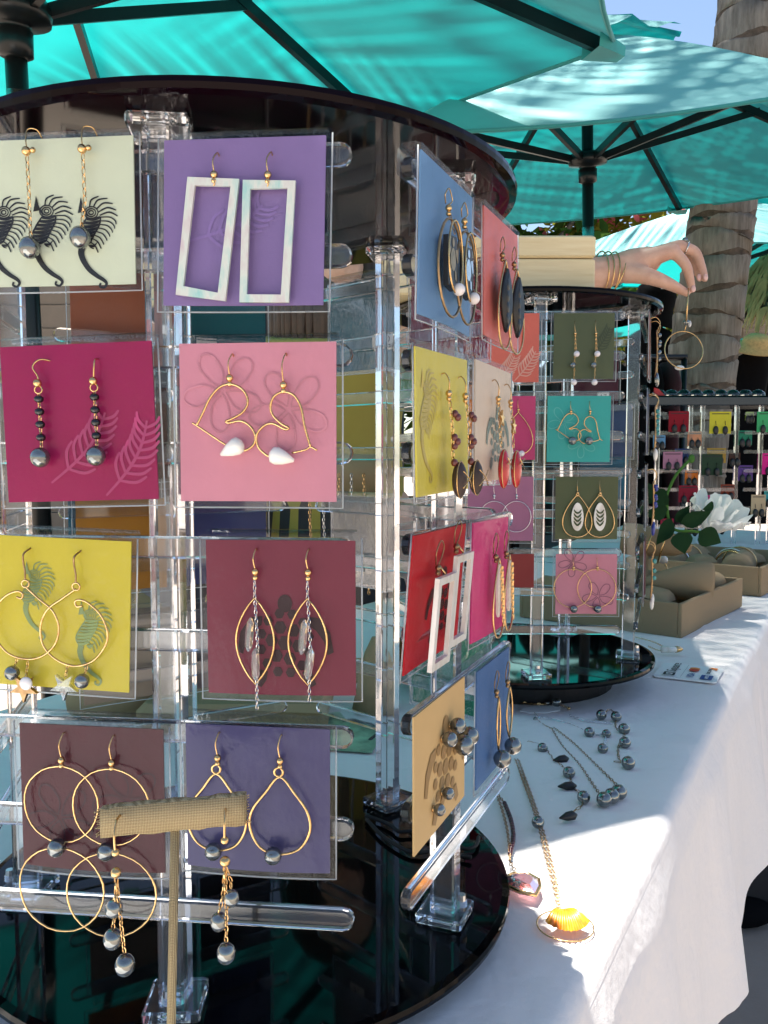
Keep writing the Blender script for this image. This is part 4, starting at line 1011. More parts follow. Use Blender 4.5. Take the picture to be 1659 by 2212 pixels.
for q, u in enumerate((.34, .70)):
    e = Ear(c, 'gold teardrop earring around a carved white shell, %s on the lower olive card' % SIDE[q], 'teardrop_earring')
    e.hook(u, .08, .24); e.wire(drop(u, .28, .96, .30), .0009, 'gold', 'teardrop_wire', True, sm=1); e.wire(ell(u, .285, .024, .024, 10), .0007, 'gold', 'ring', True, sm=1)
    e.plate([(u + .105 * math.sin(t) * (.75 + .25 * math.sin(t / 2)), .635 - .225 * math.cos(t)) for t in [2 * math.pi * k / 20 for k in range(20)]], 'white_shell', 'shell_drop', -.005, -.0035)
    m = MB()
    for k in range(4):
        for sg in (-1, 1): m.tube([c.p(u, .58 + .065 * k, -.0052), c.p(u + sg * .035, .56 + .06 * k, -.0053), c.p(u + sg * .06, .52 + .06 * k, -.0052)], [.0007, .0008, .0003], 4)
    m.build('leaf_carving', CARDMAT['moss'], e.t)
c = G(0, 'blush card', 'blush pink card with plumeria drawing and pearl hoops on the second rack', .0142, .0710, -.0925, -.1488, 'blush', (220, 142, 158))
c.print_(plumeria, cardmat('print_mauve', (150, 96, 116)), 'printed_plumeria', .28, .14, .24); c.print_(plumeria, CARDMAT['print_mauve'], 'printed_plumeria', .70, .70, .26)
for q, u in enumerate((.27, .66)):
    e = Ear(c, 'thin gold hoop earring with a dark pearl, %s hoop on the blush pink card' % SIDE[q], 'hoop_earring')
    e.hook(u + .01, .08, .20); e.wire(ell(u, .56, .31, .32, 30), .0006, 'gold', 'hoop', True, sm=1); e.ball(u + .02, .90, .0037, 'dark_pearl', 'pearl', -.0055)
c = G(0, 'salmon card', 'salmon card with pale palm fronds peeking past the burgundy card', -.0620, -.0040, .1285, .0660, 'salmon', (232, 118, 98))
c.print_(palmleaf, cardmat('print_peach', (238, 176, 156)), 'printed_palm_leaf', .62, .98, .95, .55, .03, 8, .2); c.print_(palmleaf, CARDMAT['print_peach'], 'printed_palm_leaf', .35, .98, .62, .62, .03, 8, .2)
c = G(0, 'raspberry card', 'raspberry pink card with gold teardrop hoop beside the turquoise card', -.0640, -.0065, .0535, -.0050, 'raspberry', (212, 66, 122))
for q, u in enumerate((.36, .72)):
    e = Ear(c, 'gold teardrop hoop with two pale pearls, %s on the raspberry card' % SIDE[q], 'teardrop_earring'); e.hook(u, .07, .2); e.wire(drop(u, .26, .92, .30), .0008, 'gold', 'teardrop_wire', True, sm=1); e.ball(u - .05, .92, .0028, 'white_pearl', 'pearl'); e.ball(u + .06, .90, .0028, 'white_pearl', 'pearl')
c = G(0, 'mauve card', 'mauve card with overlapping silver rings beside the lower olive card', -.0680, -.0075, -.0205, -.0800, 'mauve', (184, 116, 150))
for q, u in enumerate((.40, .74)):
    e = Ear(c, 'thin silver ring earring, %s of the pair on the mauve card' % SIDE[q], 'hoop_earring'); e.hook(u, .10, .28, 'silver'); e.wire(ell(u, .62, .22, .24, 26), .0006, 'silver', 'hoop', True, sm=1)
c = G(0, 'crimson card', 'crimson card low on the second rack beside the blush pink card', -.0640, -.0060, -.0925, -.1240, 'crimson', (150, 30, 36))
B(2, 'plum back', 'plum card seen from behind just below the upper olive card', -.0560, .1000, 'plum', (84, 26, 48), dz=DZ2, C=C2, th0=TH2, sticker=((-.012, .05), '17'))
B(2, 'steel blue back', 'steel blue card seen from behind at the right of the turquoise card', -.0740, .0400, 'steel_blue', (58, 84, 128), dz=DZ2, C=C2, th0=TH2)
B(2, 'lagoon back', 'lagoon blue card seen from behind at the right of the lower olive card', -.0700, -.0200, 'lagoon', (28, 108, 134), dz=DZ2, C=C2, th0=TH2)
B(3, 'brick back', 'brick red card seen from behind low in the second rack', -.0400, -.0700, 'brick_red', (130, 28, 34), dz=DZ2, C=C2, th0=TH2)
B(3, 'green back', 'leaf green card seen from behind between coral and lemon yellow cards', .0060, .1000, 'leaf_green', (58, 140, 60), dz=DZ2, C=C2, th0=TH2)
# dangling earrings on the edge-on panel of the second rack
for q, (z1, cn, col, lab) in enumerate(((.1180, 'edge_rust', (150, 84, 60), 'topmost'), (.0450, 'edge_navy', (40, 50, 90), 'second'), (-.0280, 'edge_slate', (90, 96, 110), 'third'), (-.1010, 'edge_wine', (110, 40, 60), 'lowest'))):
    c = Card('edge card', 'card seen edge-on at the side of the second rack, %s of the four' % lab, C2, TH2 + 72, DZ2, -.066, -.006, z1, z1 - .06, cn, col)
    bead = ('dark_pearl', 'turquoise_bead', 'blue_bead', 'turquoise_bead')[q]
    for r_, u in enumerate((.3, .7)):
        e = Ear(c, 'long dangling gold earring on the %s edge-on card, %s one' % (lab, ('nearer', 'farther')[r_]))
        e.wire([(u, .08, 0), (u, .06, -.006), (u + .03, .14, -.010), (u, .26, -.008)], .0006, 'gold', 'hook'); e.wire([(u, .26, -.007), (u + .02, .62, -.008), (u, 1.0, -.007)], .0011, 'antique_gold', 'drop_wire'); e.chain([(u + .05, .26, -.008), (u + .05, .9, -.008)])
        for v in (.34, .5, .62): e.ball(u + .05, v + .06 * r_, .0022, bead, 'bead', -.0095)
        e.ball(u, 1.04, .0034, ('dark_pearl', 'white_shell', 'blue_bead', 'white_shell')[q], 'pendant', -.0085, (.8, .6, 1.8))

# ------------------------------------------------------------------ burlap T-stand in front of the rack
class Flat:
    """a frame facing the camera side, addressed in photo units at one depth"""
    def __init__(s, x, y, Y): s.x, s.y, s.k = x, y, Y / 1789.; s.M = Matrix.Translation(at(x, y, Y))
    def p(s, u, v, y=0): return Vector(((u - s.x) * s.k, y, (s.y - v) * s.k))
    def xz(s, u, v): return ((u - s.x) * s.k, (s.y - v) * s.k)
def tstand():
    Y = .262; f = Flat(376, 1760, Y); foot = at(358, 2212, Y); foot.z = CAMZ + TABLE
    t = thing('earring_stand', 'small burlap T-shaped earring stand in front of the bottom row', 'earring stand', (foot.x, foot.y, foot.z)); O = Vector((foot.x, foot.y, foot.z))
    a, b = at(220, 1774, Y + .002) - O, at(531, 1746, Y - .003) - O
    mb = MB(); n = 16; h = .0098; vs = []; rnd = random.Random(3)
    for i in range(n + 1):
        p = a.lerp(b, i / n)
        for y, z in ((-.0016, .5), (-.0019, 0), (-.0016, -.5), (.0016, -.5), (.0019, 0), (.0016, .5)): vs.append(p + Vector((0, y, z * h + rnd.uniform(-.00035, .00035))))
    fs = [(i * 6 + k, i * 6 + (k + 1) % 6, (i + 1) * 6 + (k + 1) % 6, (i + 1) * 6 + k) for i in range(n) for k in range(6)] + [tuple(range(5, -1, -1)), tuple(n * 6 + k for k in range(6))]
    mb.add(vs, fs); bar = mb.build('crossbar', 'burlap', t, True)
    fr = MB()
    for k in range(26):
        e = a if k % 2 else b; d = (b - a).normalized() * (-1 if k % 2 else 1); z = (k / 26 - .5) * h
        fr.tube([e + Vector((0, -.001 + .002 * rnd.random(), z)), e + d * rnd.uniform(.0008, .0026) + Vector((0, -.001, z + rnd.uniform(-.001, .001)))], .00016, 4)
    fr.build('frayed_threads', 'burlap', bar)['kind'] = 'stuff'
    top = at(378, 1790, Y) - O
    MB().tube([top, top.lerp(Vector((0, 0, .006)), .5), Vector((0, 0, .006))], .0015, 10).build('stem', 'burlap', t, True)
    MB().lathe([(.020, .0005), (.020, .005), (.018, .0065), (.003, .007)], 24).build('foot', 'burlap', t, True)
    f.t = None
    sets = [((258, 1775), (260, 1823), 1868, [(259, 1905), (254, 1949), (250, 2018), (275, 2077)], (18, 19, 21, 22)), ((497, 1748), (497, 1796), 1843, [(510, 1926), (482, 1979), (497, 2051)], (17, 19, 21))]
    for q, (h0, h1, gb, ps, rr) in enumerate(sets):
        e = Ear(f, 'gold cluster earring with dark pearls, %s one hanging from the burlap T-stand' % SIDE[q], 'pearl_earring', 'earring', 'earrings on the burlap stand')
        e.wire([(h0[0], h0[1] - 14, .003), (h0[0] - 1, h0[1] - 14, -.004), (h0[0] + 1, h0[1] + 10, -.0075), (h1[0], h1[1], -.0072)], .0006, 'gold', 'hook'); e.ball(h1[0], h1[1], .0013, 'gold', 'bead', -.007); e.ball(h1[0], gb, .0017, 'gold', 'gold_ball', -.007)
        if q == 0: ps = ps[1:]; rr = rr[1:]
        for k, (x, y) in enumerate(ps):
            e.chain([(h1[0], gb + 10, -.007), ((h1[0] + x) / 2 + 4, (gb + y) / 2, -.0065 - .001 * k), (x, y - rr[k], -.007)], L=.0026, w=.001, r=.00032); e.ball(x, y, rr[k] * f.k, 'dark_pearl', 'pearl', -.007, (1, 1, 1.12))
tstand()

# ------------------------------------------------------------------ wooden box on the second rack
def woodbox():
    z0 = .1286 + DZ2 + .006; x0, x1, y0, y1 = .004, .2005, .800, .925
    t = thing('wooden_box', 'pale wooden box with a lid on top of the second rack', 'box', ((x0 + x1) / 2, (y0 + y1) / 2, CAMZ + z0))
    w, d = x1 - x0, y1 - y0
    bevel_box((0, 0, .0168), (w, d, .0336), .0015).build('box_body', 'pale_wood', t); bevel_box((0, 0, .0345 + .0105), (w + .0006, d + .0006, .0205), .0018).build('lid', 'pale_wood', t)
    for x in (-.05, .05): MB().box((x, d / 2 + .001, .034), (.018, .003, .012)).build('hinge', 'antique_gold', t)
woodbox()

# ------------------------------------------------------------------ seller: body mostly hidden behind the racks, one arm reaching out
def seller():
    base = Vector((-.10, 1.60, 0)); t = thing('person', 'person reaching out a bare forearm with bangles, holding up two thin bracelets', 'person', base)
    W_ = lambda x, y, zr: Vector((x, y, zr + CAMZ)) - base
    hc = lambda cx, cy, dy=0: at(1267 + .2361 * cx, 460.8 + .2361 * cy, 1.35 + dy) - base
    mb = MB()
    def limb(pts, rs, n=12, flat=1.0):
        q = smooth_path(pts, 5); m = len(pts) - 1; r = [rs[min(m, int(i / 5))] + (rs[min(m, int(i / 5) + 1)] - rs[min(m, int(i / 5))]) * ((i % 5) / 5) for i in range(len(q))]
        mb.tube(q, r, n, flat=flat); mb.ball(q[0], r[0], 10, 8); mb.ball(q[-1], r[-1], 10, 8)
    # trunk, neck, head, legs, other arm
    limb([W_(-.10, 1.60, -.12), W_(-.10, 1.60, -.02), W_(-.10, 1.585, .10), W_(-.10, 1.58, .18)], [.125, .112, .125, .09], 16)
    for sx in (-1, 1): mb.ball(W_(-.10 + sx * .105, 1.57, .165), .055, 12, 8)
    limb([W_(-.10, 1.58, .18), W_(-.10, 1.565, .30)], [.055, .048]); mb.ball(W_(-.09, 1.55, .40), .088, 16, 12, (.88, 1.02, 1.22)); mb.ball(W_(-.06, 1.475, .385), .016, 8, 6); mb.ball(W_(-.08, 1.49, .33), .045, 10, 8)
    for sx in (-1, 1): limb([W_(-.10 + sx * .075, 1.60, -.14), W_(-.10 + sx * .085, 1.59, -.52), W_(-.10 + sx * .08, 1.61, -.93), W_(-.10 + sx * .08, 1.55, -.965)], [.095, .062, .04, .035])
    limb([W_(-.21, 1.58, .17), W_(-.27, 1.52, -.08), W_(-.20, 1.38, -.18)], [.05, .04, .028])
    # reaching arm
    limb([W_(.0, 1.56, .17), W_(.06, 1.44, .20), W_(.12, 1.32, .25)], [.052, .044, .040])
    limb([W_(.12, 1.32, .25), hc(-350, 560), hc(60, 560), hc(290, 508)], [.040, .037, .028, .0225])
    limb([hc(250, 510), hc(420, 470), hc(560, 430)], [.0225, .026, .022])
    for (mx, my, dy) in ((790, 345, -.014), (850, 308, .004), (835, 322, .021), (770, 350, .035)):
        limb([hc(400, 480, dy * .4), hc(600, 400, dy * .8), hc(mx, my, dy)], [.018, .0155, .0118], 10)
    limb([hc(790, 345, -.014), hc(905, 470, -.016), hc(945, 600, -.013), hc(966, 700, -.008)], [.0105, .0088, .0074, .0058], 10)
    limb([hc(850, 308, .004), hc(985, 350, .006), hc(1048, 480, .004), hc(1082, 600, .002)], [.0105, .009, .0075, .0058], 10)
    limb([hc(835, 322, .021), hc(960, 385, .024), hc(1010, 500, .019), hc(1038, 600, .014)], [.010, .0086, .0072, .0056], 10)
    limb([hc(770, 350, .035), hc(880, 430, .042), hc(925, 520, .038), hc(945, 590, .03)], [.0098, .0082, .0072, .006], 10)
    limb([hc(380, 540, -.012), hc(560, 575, -.026), hc(740, 640, -.026), hc(915, 730, -.012)], [.018, .0138, .0104, .0064], 10)
    me = mb.mesh('body', True); o = obj('body', me, 'skin', t)
    md = o.modifiers.new('join', 'REMESH'); md.mode = 'VOXEL'; md.voxel_size = .0027; md.use_smooth_shade = True
    sm = o.modifiers.new('soften', 'SMOOTH'); sm.factor = .5; sm.iterations = 7
    for cx, cy, dy, rx in ((1090, 585, -.004, .2), (1030, 585, .005, .2), (978, 690, -.012, .3)):
        MB().ball((0, 0, 0), .0052, 10, 6, (.75, .35, 1.1)).build('fingernail', 'nail', t, True).location = hc(cx, cy, dy - .004)
    sh = MB(); q = smooth_path([W_(-.10, 1.60, -.30), W_(-.10, 1.60, -.05), W_(-.10, 1.585, .10), W_(-.10, 1.58, .20), W_(-.10, 1.575, .235)], 5)
    rr = [.155, .15, .15, .145, .14, .138, .135, .133, .133, .135, .14, .142, .145, .146, .145, .142, .14, .125, .11, .085, .07]; sh.tube(q, rr[:len(q)], 22, cap=False)
    for sx in (-1, 1): sh.tube([W_(-.10 + sx * .08, 1.57, .15), W_(-.10 + sx * .13, 1.55, .15), W_(-.10 + sx * .155, 1.535, .09)] if sx < 0 else [W_(-.03, 1.57, .17), W_(.01, 1.54, .185), W_(.035, 1.49, .195)], [.07, .072, .068], 14, cap=False)
    sh.build('olive_top', 'olive_shirt', t, True)
    tr = MB()
    tr.tube([W_(-.10, 1.60, -.08), W_(-.10, 1.60, -.22), W_(-.10, 1.60, -.50), W_(-.10, 1.60, -.80)], [.138, .15, .18, .21], 20, cap=False); tr.build('skirt', 'charcoal_cloth', t, True)
    hr = MB(); hr.ball(W_(-.10, 1.565, .415), .1, 16, 12, (.9, 1.0, 1.12))
    rnd = random.Random(2)
    for k in range(46):
        a = rnd.uniform(.2, 5.4) + .6; r = .085; p = W_(-.10 + r * math.cos(a), 1.575 + r * math.sin(a), .42); hr.tube([p, p + Vector((.02 * math.cos(a), .02 * math.sin(a), -.14)), p + Vector((.03 * math.cos(a), .03 * math.sin(a) - .01, -.27 - .05 * rnd.random()))], [.016, .014, .003], 6)
    hr.build('hair', 'hair_brown', t, True)
    # bangles on the wrist, ring, the bracelets held up
    for q, (cx, tilt, cy) in enumerate(((130, 6, 545), (178, 9, 548), (228, 12, 550), (262, 26, 560))):
        m = MB(); rx = .0335; m.tube([Vector((.0, rx * .8 * math.cos(a), rx * math.sin(a))) for a in [2 * math.pi * k / 30 for k in range(30)]], .0011, 6, True)
        o = tag(m.build('bangle', 'gold', None, True), 'thin gold bangle on the wrist, %s from the hand' % ('fourth', 'third', 'second', 'nearest')[q], 'bangle', 'bangles on the wrist')
        o.matrix_world = Matrix.Translation(hc(cx, cy, 0) + base) @ Matrix.Rotation(R(tilt - 8), 4, 'Y') @ Matrix.Rotation(R(14), 4, 'Z')
    r_ = MB(); c_ = hc(905, 322, .005); r_.tube([c_ + Vector((0.003 * math.sin(a) , .012 * math.cos(a), .012 * math.sin(a))) for a in [2 * math.pi * k / 18 for k in range(18)]], .0011, 6, True); r_.ball(c_ + Vector((-.002, -.003, .0115)), .0046, 12, 8); 
    rg = thing('finger_ring', 'silver ring with a round dark stone on the raised middle finger', 'ring', hc(905, 322, .005) + base)
    m = MB(); m.tube([Vector((.004 * math.sin(a), .0115 * math.cos(a), .0115 * math.sin(a))) for a in [2 * math.pi * k / 18 for k in range(18)]], .0011, 6, True); m.build('band', 'silver', rg, True); MB().ball((-.002, -.002, .0125), .0046, 12, 8).build('stone', 'dark_pearl', rg, True)
    b1 = thing('bracelet', 'thin bracelet pinched between the fingertips, seen nearly edge-on', 'bracelet', hc(922, 860, -.01) + base)
    k_ = .000178
    m = MB(); m.tube([Vector((52 * k_ * math.cos(a) + 8 * k_ * math.sin(a), .026 * math.cos(a), 165 * k_ * math.sin(a))) for a in [2 * math.pi * k / 36 for k in range(36)]], .0011, 6, True); m.build('band', 'gold', b1, True)
    MB().ball((-28 * k_, -.01, -142 * k_), .0048, 12, 8).build('bead', 'dark_pearl', b1, True); MB().ball((18 * k_, -.004, -150 * k_), .0036, 10, 8, (.7, .7, 1.5)).build('charm', 'white_pearl', b1, True)
    b2 = thing('bracelet', 'round gold wire bracelet dangling below the fingertips before the palm trunk', 'bracelet', hc(890, 1250, -.01) + base)
    m = MB(); m.tube([Vector((172 * k_ * math.cos(a), .006 * math.sin(a), 170 * k_ * math.sin(a))) for a in [2 * math.pi * k / 40 for k in range(40)]], .001, 6, True); m.build('band', 'gold', b2, True); MB().ball((-38 * k_, -.002, -160 * k_), .004, 12, 8, (2.0, .8, 1)).build('charm', 'white_pearl', b2, True)
    MB().tube([Vector((5 * k_, 0, 168 * k_)), Vector((12 * k_, 0, 205 * k_)), Vector((22 * k_, 0, 240 * k_))], .0007, 5).build('link', 'gold', b2, True)
seller()

# ------------------------------------------------------------------ jewellery lying on the cloth
def Tz(x, y, lift=.0022): return on_z(x, y, TABLE + lift)
def laid(name, label, cat, chains=(), beads=(), mats=('antique_gold',), group='jewellery laid out on the cloth', link=.0040, extra=None):
    p0 = Tz(*(chains[0][0] if chains else beads[0][:2]), 0); t = thing(name, label, cat, p0, group)
    for k, ch in enumerate(chains):
        pts = smooth_path([Tz(*p) for p in ch], 6); MB().links([p - p0 for p in pts], link * .85, .0003, .0010, 6).build('chain', mats[min(k, len(mats) - 1)], t)
    for (x, y, r, mat) in beads:
        r = r * .76; o = MB().ball((0, 0, 0), r, 14, 10, (1, 1, random.uniform(.92, 1.08))).build('pearl' if 'pearl' in mat else 'bead', mat, t, True); o.location = Tz(x, y, r + .0004) - p0; o.rotation_euler = (random.uniform(0, 3), random.uniform(0, 3), 0)
    if extra: extra(t, p0)
    return t
laid('necklace', 'gold necklace with one pearl lying just before the second rack', 'necklace', [[(1103, 1513), (1130, 1518), (1154, 1521), (1185, 1520)], [(1205, 1520), (1227, 1530)]], [(1183, 1519, .003, 'dark_pearl'), (1202, 1517, .0062, 'dark_pearl'), (1229, 1530, .002, 'gold')], ('gold',))
laid('necklace', 'fine silver chain necklace with three spaced grey pearls', 'necklace', [[(1155, 1540), (1165, 1550), (1190, 1552), (1225, 1562), (1262, 1578), (1275, 1583)], [(1230, 1545), (1262, 1556), (1300, 1560), (1322, 1562)], [(1273, 1582), (1292, 1588), (1309, 1585), (1304, 1612)]], [(1273, 1582, .0060, 'dark_pearl'), (1310, 1585, .0052, 'dark_pearl'), (1302, 1617, .0058, 'dark_pearl')], ('silver',), link=.003)
laid('bracelet', 'chunky link bracelet with five large grey pearls on the cloth', 'bracelet', [[(1300, 1544), (1318, 1533), (1331, 1548), (1330, 1570), (1348, 1588), (1336, 1612), (1338, 1640), (1355, 1648), (1330, 1645)]], [(1299, 1544, .0064, 'dark_pearl'), (1331, 1548, .0066, 'dark_pearl'), (1348, 1575, .0068, 'dark_pearl'), (1350, 1604, .0066, 'dark_pearl'), (1357, 1648, .0070, 'dark_pearl')], ('antique_gold',), link=.006)
laid('necklace', 'double gold chain necklace ending in a bar of three dark pearls', 'necklace', [[(1157, 1554), (1178, 1568), (1195, 1575)], [(1193, 1576), (1215, 1612), (1250, 1650), (1285, 1700), (1300, 1722)], [(1196, 1572), (1235, 1602), (1280, 1645), (1325, 1688), (1352, 1716)]], [(1157, 1554, .0030, 'dark_pearl'), (1305, 1727, .0072, 'dark_pearl'), (1322, 1719, .0072, 'dark_pearl'), (1337, 1711, .0072, 'dark_pearl')], ('antique_gold',), link=.0042)
def teeth(t, p0):
    for (x, y, r) in ((1214, 1640, .3), (1228, 1698, .1), (1230, 1763, .4)):
        m = MB(); m.lathe([(.0005, -.008), (.0030, -.002), (.0032, .003), (.0008, .006)], 7); o = m.build('black_tooth', 'jet_carving', t, True); o.matrix_basis = Matrix.Translation(Tz(x, y, .004) - p0) @ Matrix.Rotation(r, 4, 'Z') @ Matrix.Rotation(R(90), 4, 'Y')
laid('bracelet', 'link bracelet with black tooth charms and pearls beside the front rack', 'bracelet', [[(1140, 1602), (1172, 1612), (1195, 1640), (1214, 1655), (1229, 1672), (1238, 1700), (1256, 1715), (1258, 1738), (1240, 1752), (1232, 1764)]], [(1172, 1616, .0058, 'dark_pearl'), (1229, 1669, .0062, 'dark_pearl'), (1261, 1722, .0062, 'dark_pearl')], ('antique_gold',), link=.006, extra=teeth)
def shellp(t, p0):
    c = Tz(1221, 1999, .0015) - p0; k = .0145
    MB().tube([c + Vector((k * math.cos(a), k * .98 * math.sin(a), 0)) for a in [2 * math.pi * i / 36 for i in range(36)]], .0004, 6, True).build('ring', 'gold', t, True)
    sc = Tz(1224, 2003, .001) - p0; mb = MB(); n, m = 44, 7; R_ = .0175; vs = [sc + Vector((0, R_ * .62, .002))]
    for i in range(1, m + 1):
        f = i / m
        for j in range(n + 1):
            a = -.95 + 1.9 * j / n; ridge = .5 + .5 * math.cos(j / n * 2 * math.pi * 9); r = R_ * 1.25 * f * (1 + .05 * ridge * f)
            vs.append(sc + Vector((r * math.sin(a) * .62, R_ * .62 - r * math.cos(a) * .95, .002 + .0065 * math.sin(math.pi * min(1, f * .86 + .06)) * (math.cos(a) * .55 + .45) + .0011 * ridge * f)))
    fs = [(0, 1 + j, 2 + j) for j in range(n)] + [(1 + (i - 1) * (n + 1) + j, 1 + i * (n + 1) + j, 2 + i * (n + 1) + j, 2 + (i - 1) * (n + 1) + j) for i in range(1, m) for j in range(n)]
    mb.add(vs, fs); mb.build('yellow_shell', 'sunrise_shell', t, True)
laid('necklace', 'long chain necklace with a bright yellow scallop shell in the sun', 'necklace', [[(1113, 1640), (1135, 1700), (1160, 1772), (1180, 1850), (1198, 1920), (1207, 1965)], [(1119, 1640), (1143, 1705), (1166, 1772), (1188, 1850), (1203, 1915), (1209, 1965)]], [(1162, 1776, .0056, 'dark_pearl'), (1207, 1968, .0018, 'gold')], ('antique_gold',), link=.0040, extra=shellp)
def arrow(t, p0):
    c = Tz(1131, 1910, .004) - p0; d = Vector((.30, -.95, 0)).normalized(); s_ = Vector((.95, .30, 0)); rnd = random.Random(8)
    out = [(-.9, .0), (-.75, .55), (-.1, .78), (.45, .55), (1.0, .05), (.5, -.5), (-.05, -.75), (-.7, -.6)]; k = .0125; vs = []
    for z, g in ((-.002, .9), (.001, 1.0), (.0035, .55)):
        for a, b in out: vs.append(c + (d * a + s_ * b) * k * g * rnd.uniform(.94, 1.06) + Vector((0, 0, z)))
    n = 8; fs = [tuple(range(n - 1, -1, -1)), tuple(2 * n + i for i in range(n))] + [(l * n + i, l * n + (i + 1) % n, (l + 1) * n + (i + 1) % n, (l + 1) * n + i) for l in range(2) for i in range(n)]
    mb = MB(); mb.add(vs, fs); mb.build('rose_quartz_point', 'rose_quartz', t)
    MB().tube([c + (d * a + s_ * b) * k * 1.04 + Vector((0, 0, .0004)) for a, b in out], .0012, 6, True).build('gold_edge', 'gold', t, True)
garnet = [(1090, 1735), (1097, 1752), (1103, 1768), (1107, 1785), (1109, 1802), (1108, 1818), (1104, 1834), (1101, 1850)]
laid('necklace', 'garnet bead necklace with a rough pink arrowhead beside the black disc', 'necklace', [[(1050, 1700), (1070, 1712), (1088, 1732)], [(1075, 1722), (1085, 1750), (1095, 1790), (1100, 1830), (1102, 1860), (1112, 1880)]], [(a + (c_ - a) * f, b + (d_ - b) * f, .0021, 'garnet_bead') for (a, b), (c_, d_) in zip(garnet, garnet[1:]) for f in (0, .34, .67)], ('antique_gold',), link=.0036, extra=arrow)
def tusk(t, p0):
    c = Tz(1452, 1404, .005) - p0; pts = smooth_path([c + Vector((-.012, .004, 0)), c + Vector((0, -.002, .001)), c + Vector((.013, .002, .0005))], 4)
    MB().tube(pts, [.0046, .0046, .0044, .0042, .004, .0036, .003, .0024, .0012], 8).build('tusk', 'white_shell', t, True); MB().tube(pts[5:], [.0042, .0038, .003, .0016], 8).build('gold_tip', 'gold', t, True)
laid('necklace', 'fine chain necklace with a gold-tipped tusk beyond the payment card', 'necklace', [[(1372, 1376), (1392, 1381), (1415, 1388), (1437, 1399)], [(1400, 1396), (1420, 1404), (1440, 1408)]], [], ('gold',), link=.003, extra=tusk)
for lab, x, y, s_ in (('scalloped white paper tag beneath the fine silver chain', 1168, 1533, .020), ('scalloped white paper tag half under the denim blue card', 1140, 1632, .022)):
    m = MB(); n = 26; vs = [Vector((s_ * math.cos(2 * math.pi * k / n) * (1 + .07 * math.cos(2 * math.pi * k / n * 8)), s_ * .55 * math.sin(2 * math.pi * k / n) * (1 + .07 * math.cos(2 * math.pi * k / n * 8)), 0)) for k in range(n)]
    m.add([v for v in vs] + [v + Vector((0, 0, .0006)) for v in vs], [tuple(range(n - 1, -1, -1)), tuple(range(n, 2 * n))] + [(i, (i + 1) % n, n + (i + 1) % n, n + i) for i in range(n)])
    o = tag(m.build('paper_tag', 'paper_white'), lab, 'paper tag', 'white paper tags'); o.location = Tz(x, y, .001); o.rotation_euler = (0, 0, .25)
def cord(label, pts, r):
    p = [on_z(x, y, -.2286 + r) for x, y in pts]; m = MB(); m.tube(smooth_path([q - p[0] for q in p], 6), r, 7); o = tag(m.build('cord_loop', 'black_cord', None, True), label, 'cord', 'black cords on the disc'); o.location = p[0]
cord('short black cord looped by the rear acrylic foot', [(796, 1734), (812, 1724), (830, 1720), (850, 1717), (868, 1719), (886, 1724)], .0016)
cord('long black cord snaking over the black disc behind the tan card', [(790, 1762), (820, 1772), (846, 1784), (862, 1796), (893, 1796), (930, 1806), (965, 1806), (1000, 1832), (1026, 1828), (1034, 1808)], .0012)
cord('black cord curving low across the black disc', [(792, 1770), (820, 1800), (850, 1822), (880, 1838), (905, 1842), (940, 1838), (970, 1846), (1000, 1848), (1018, 1852)], .0012)

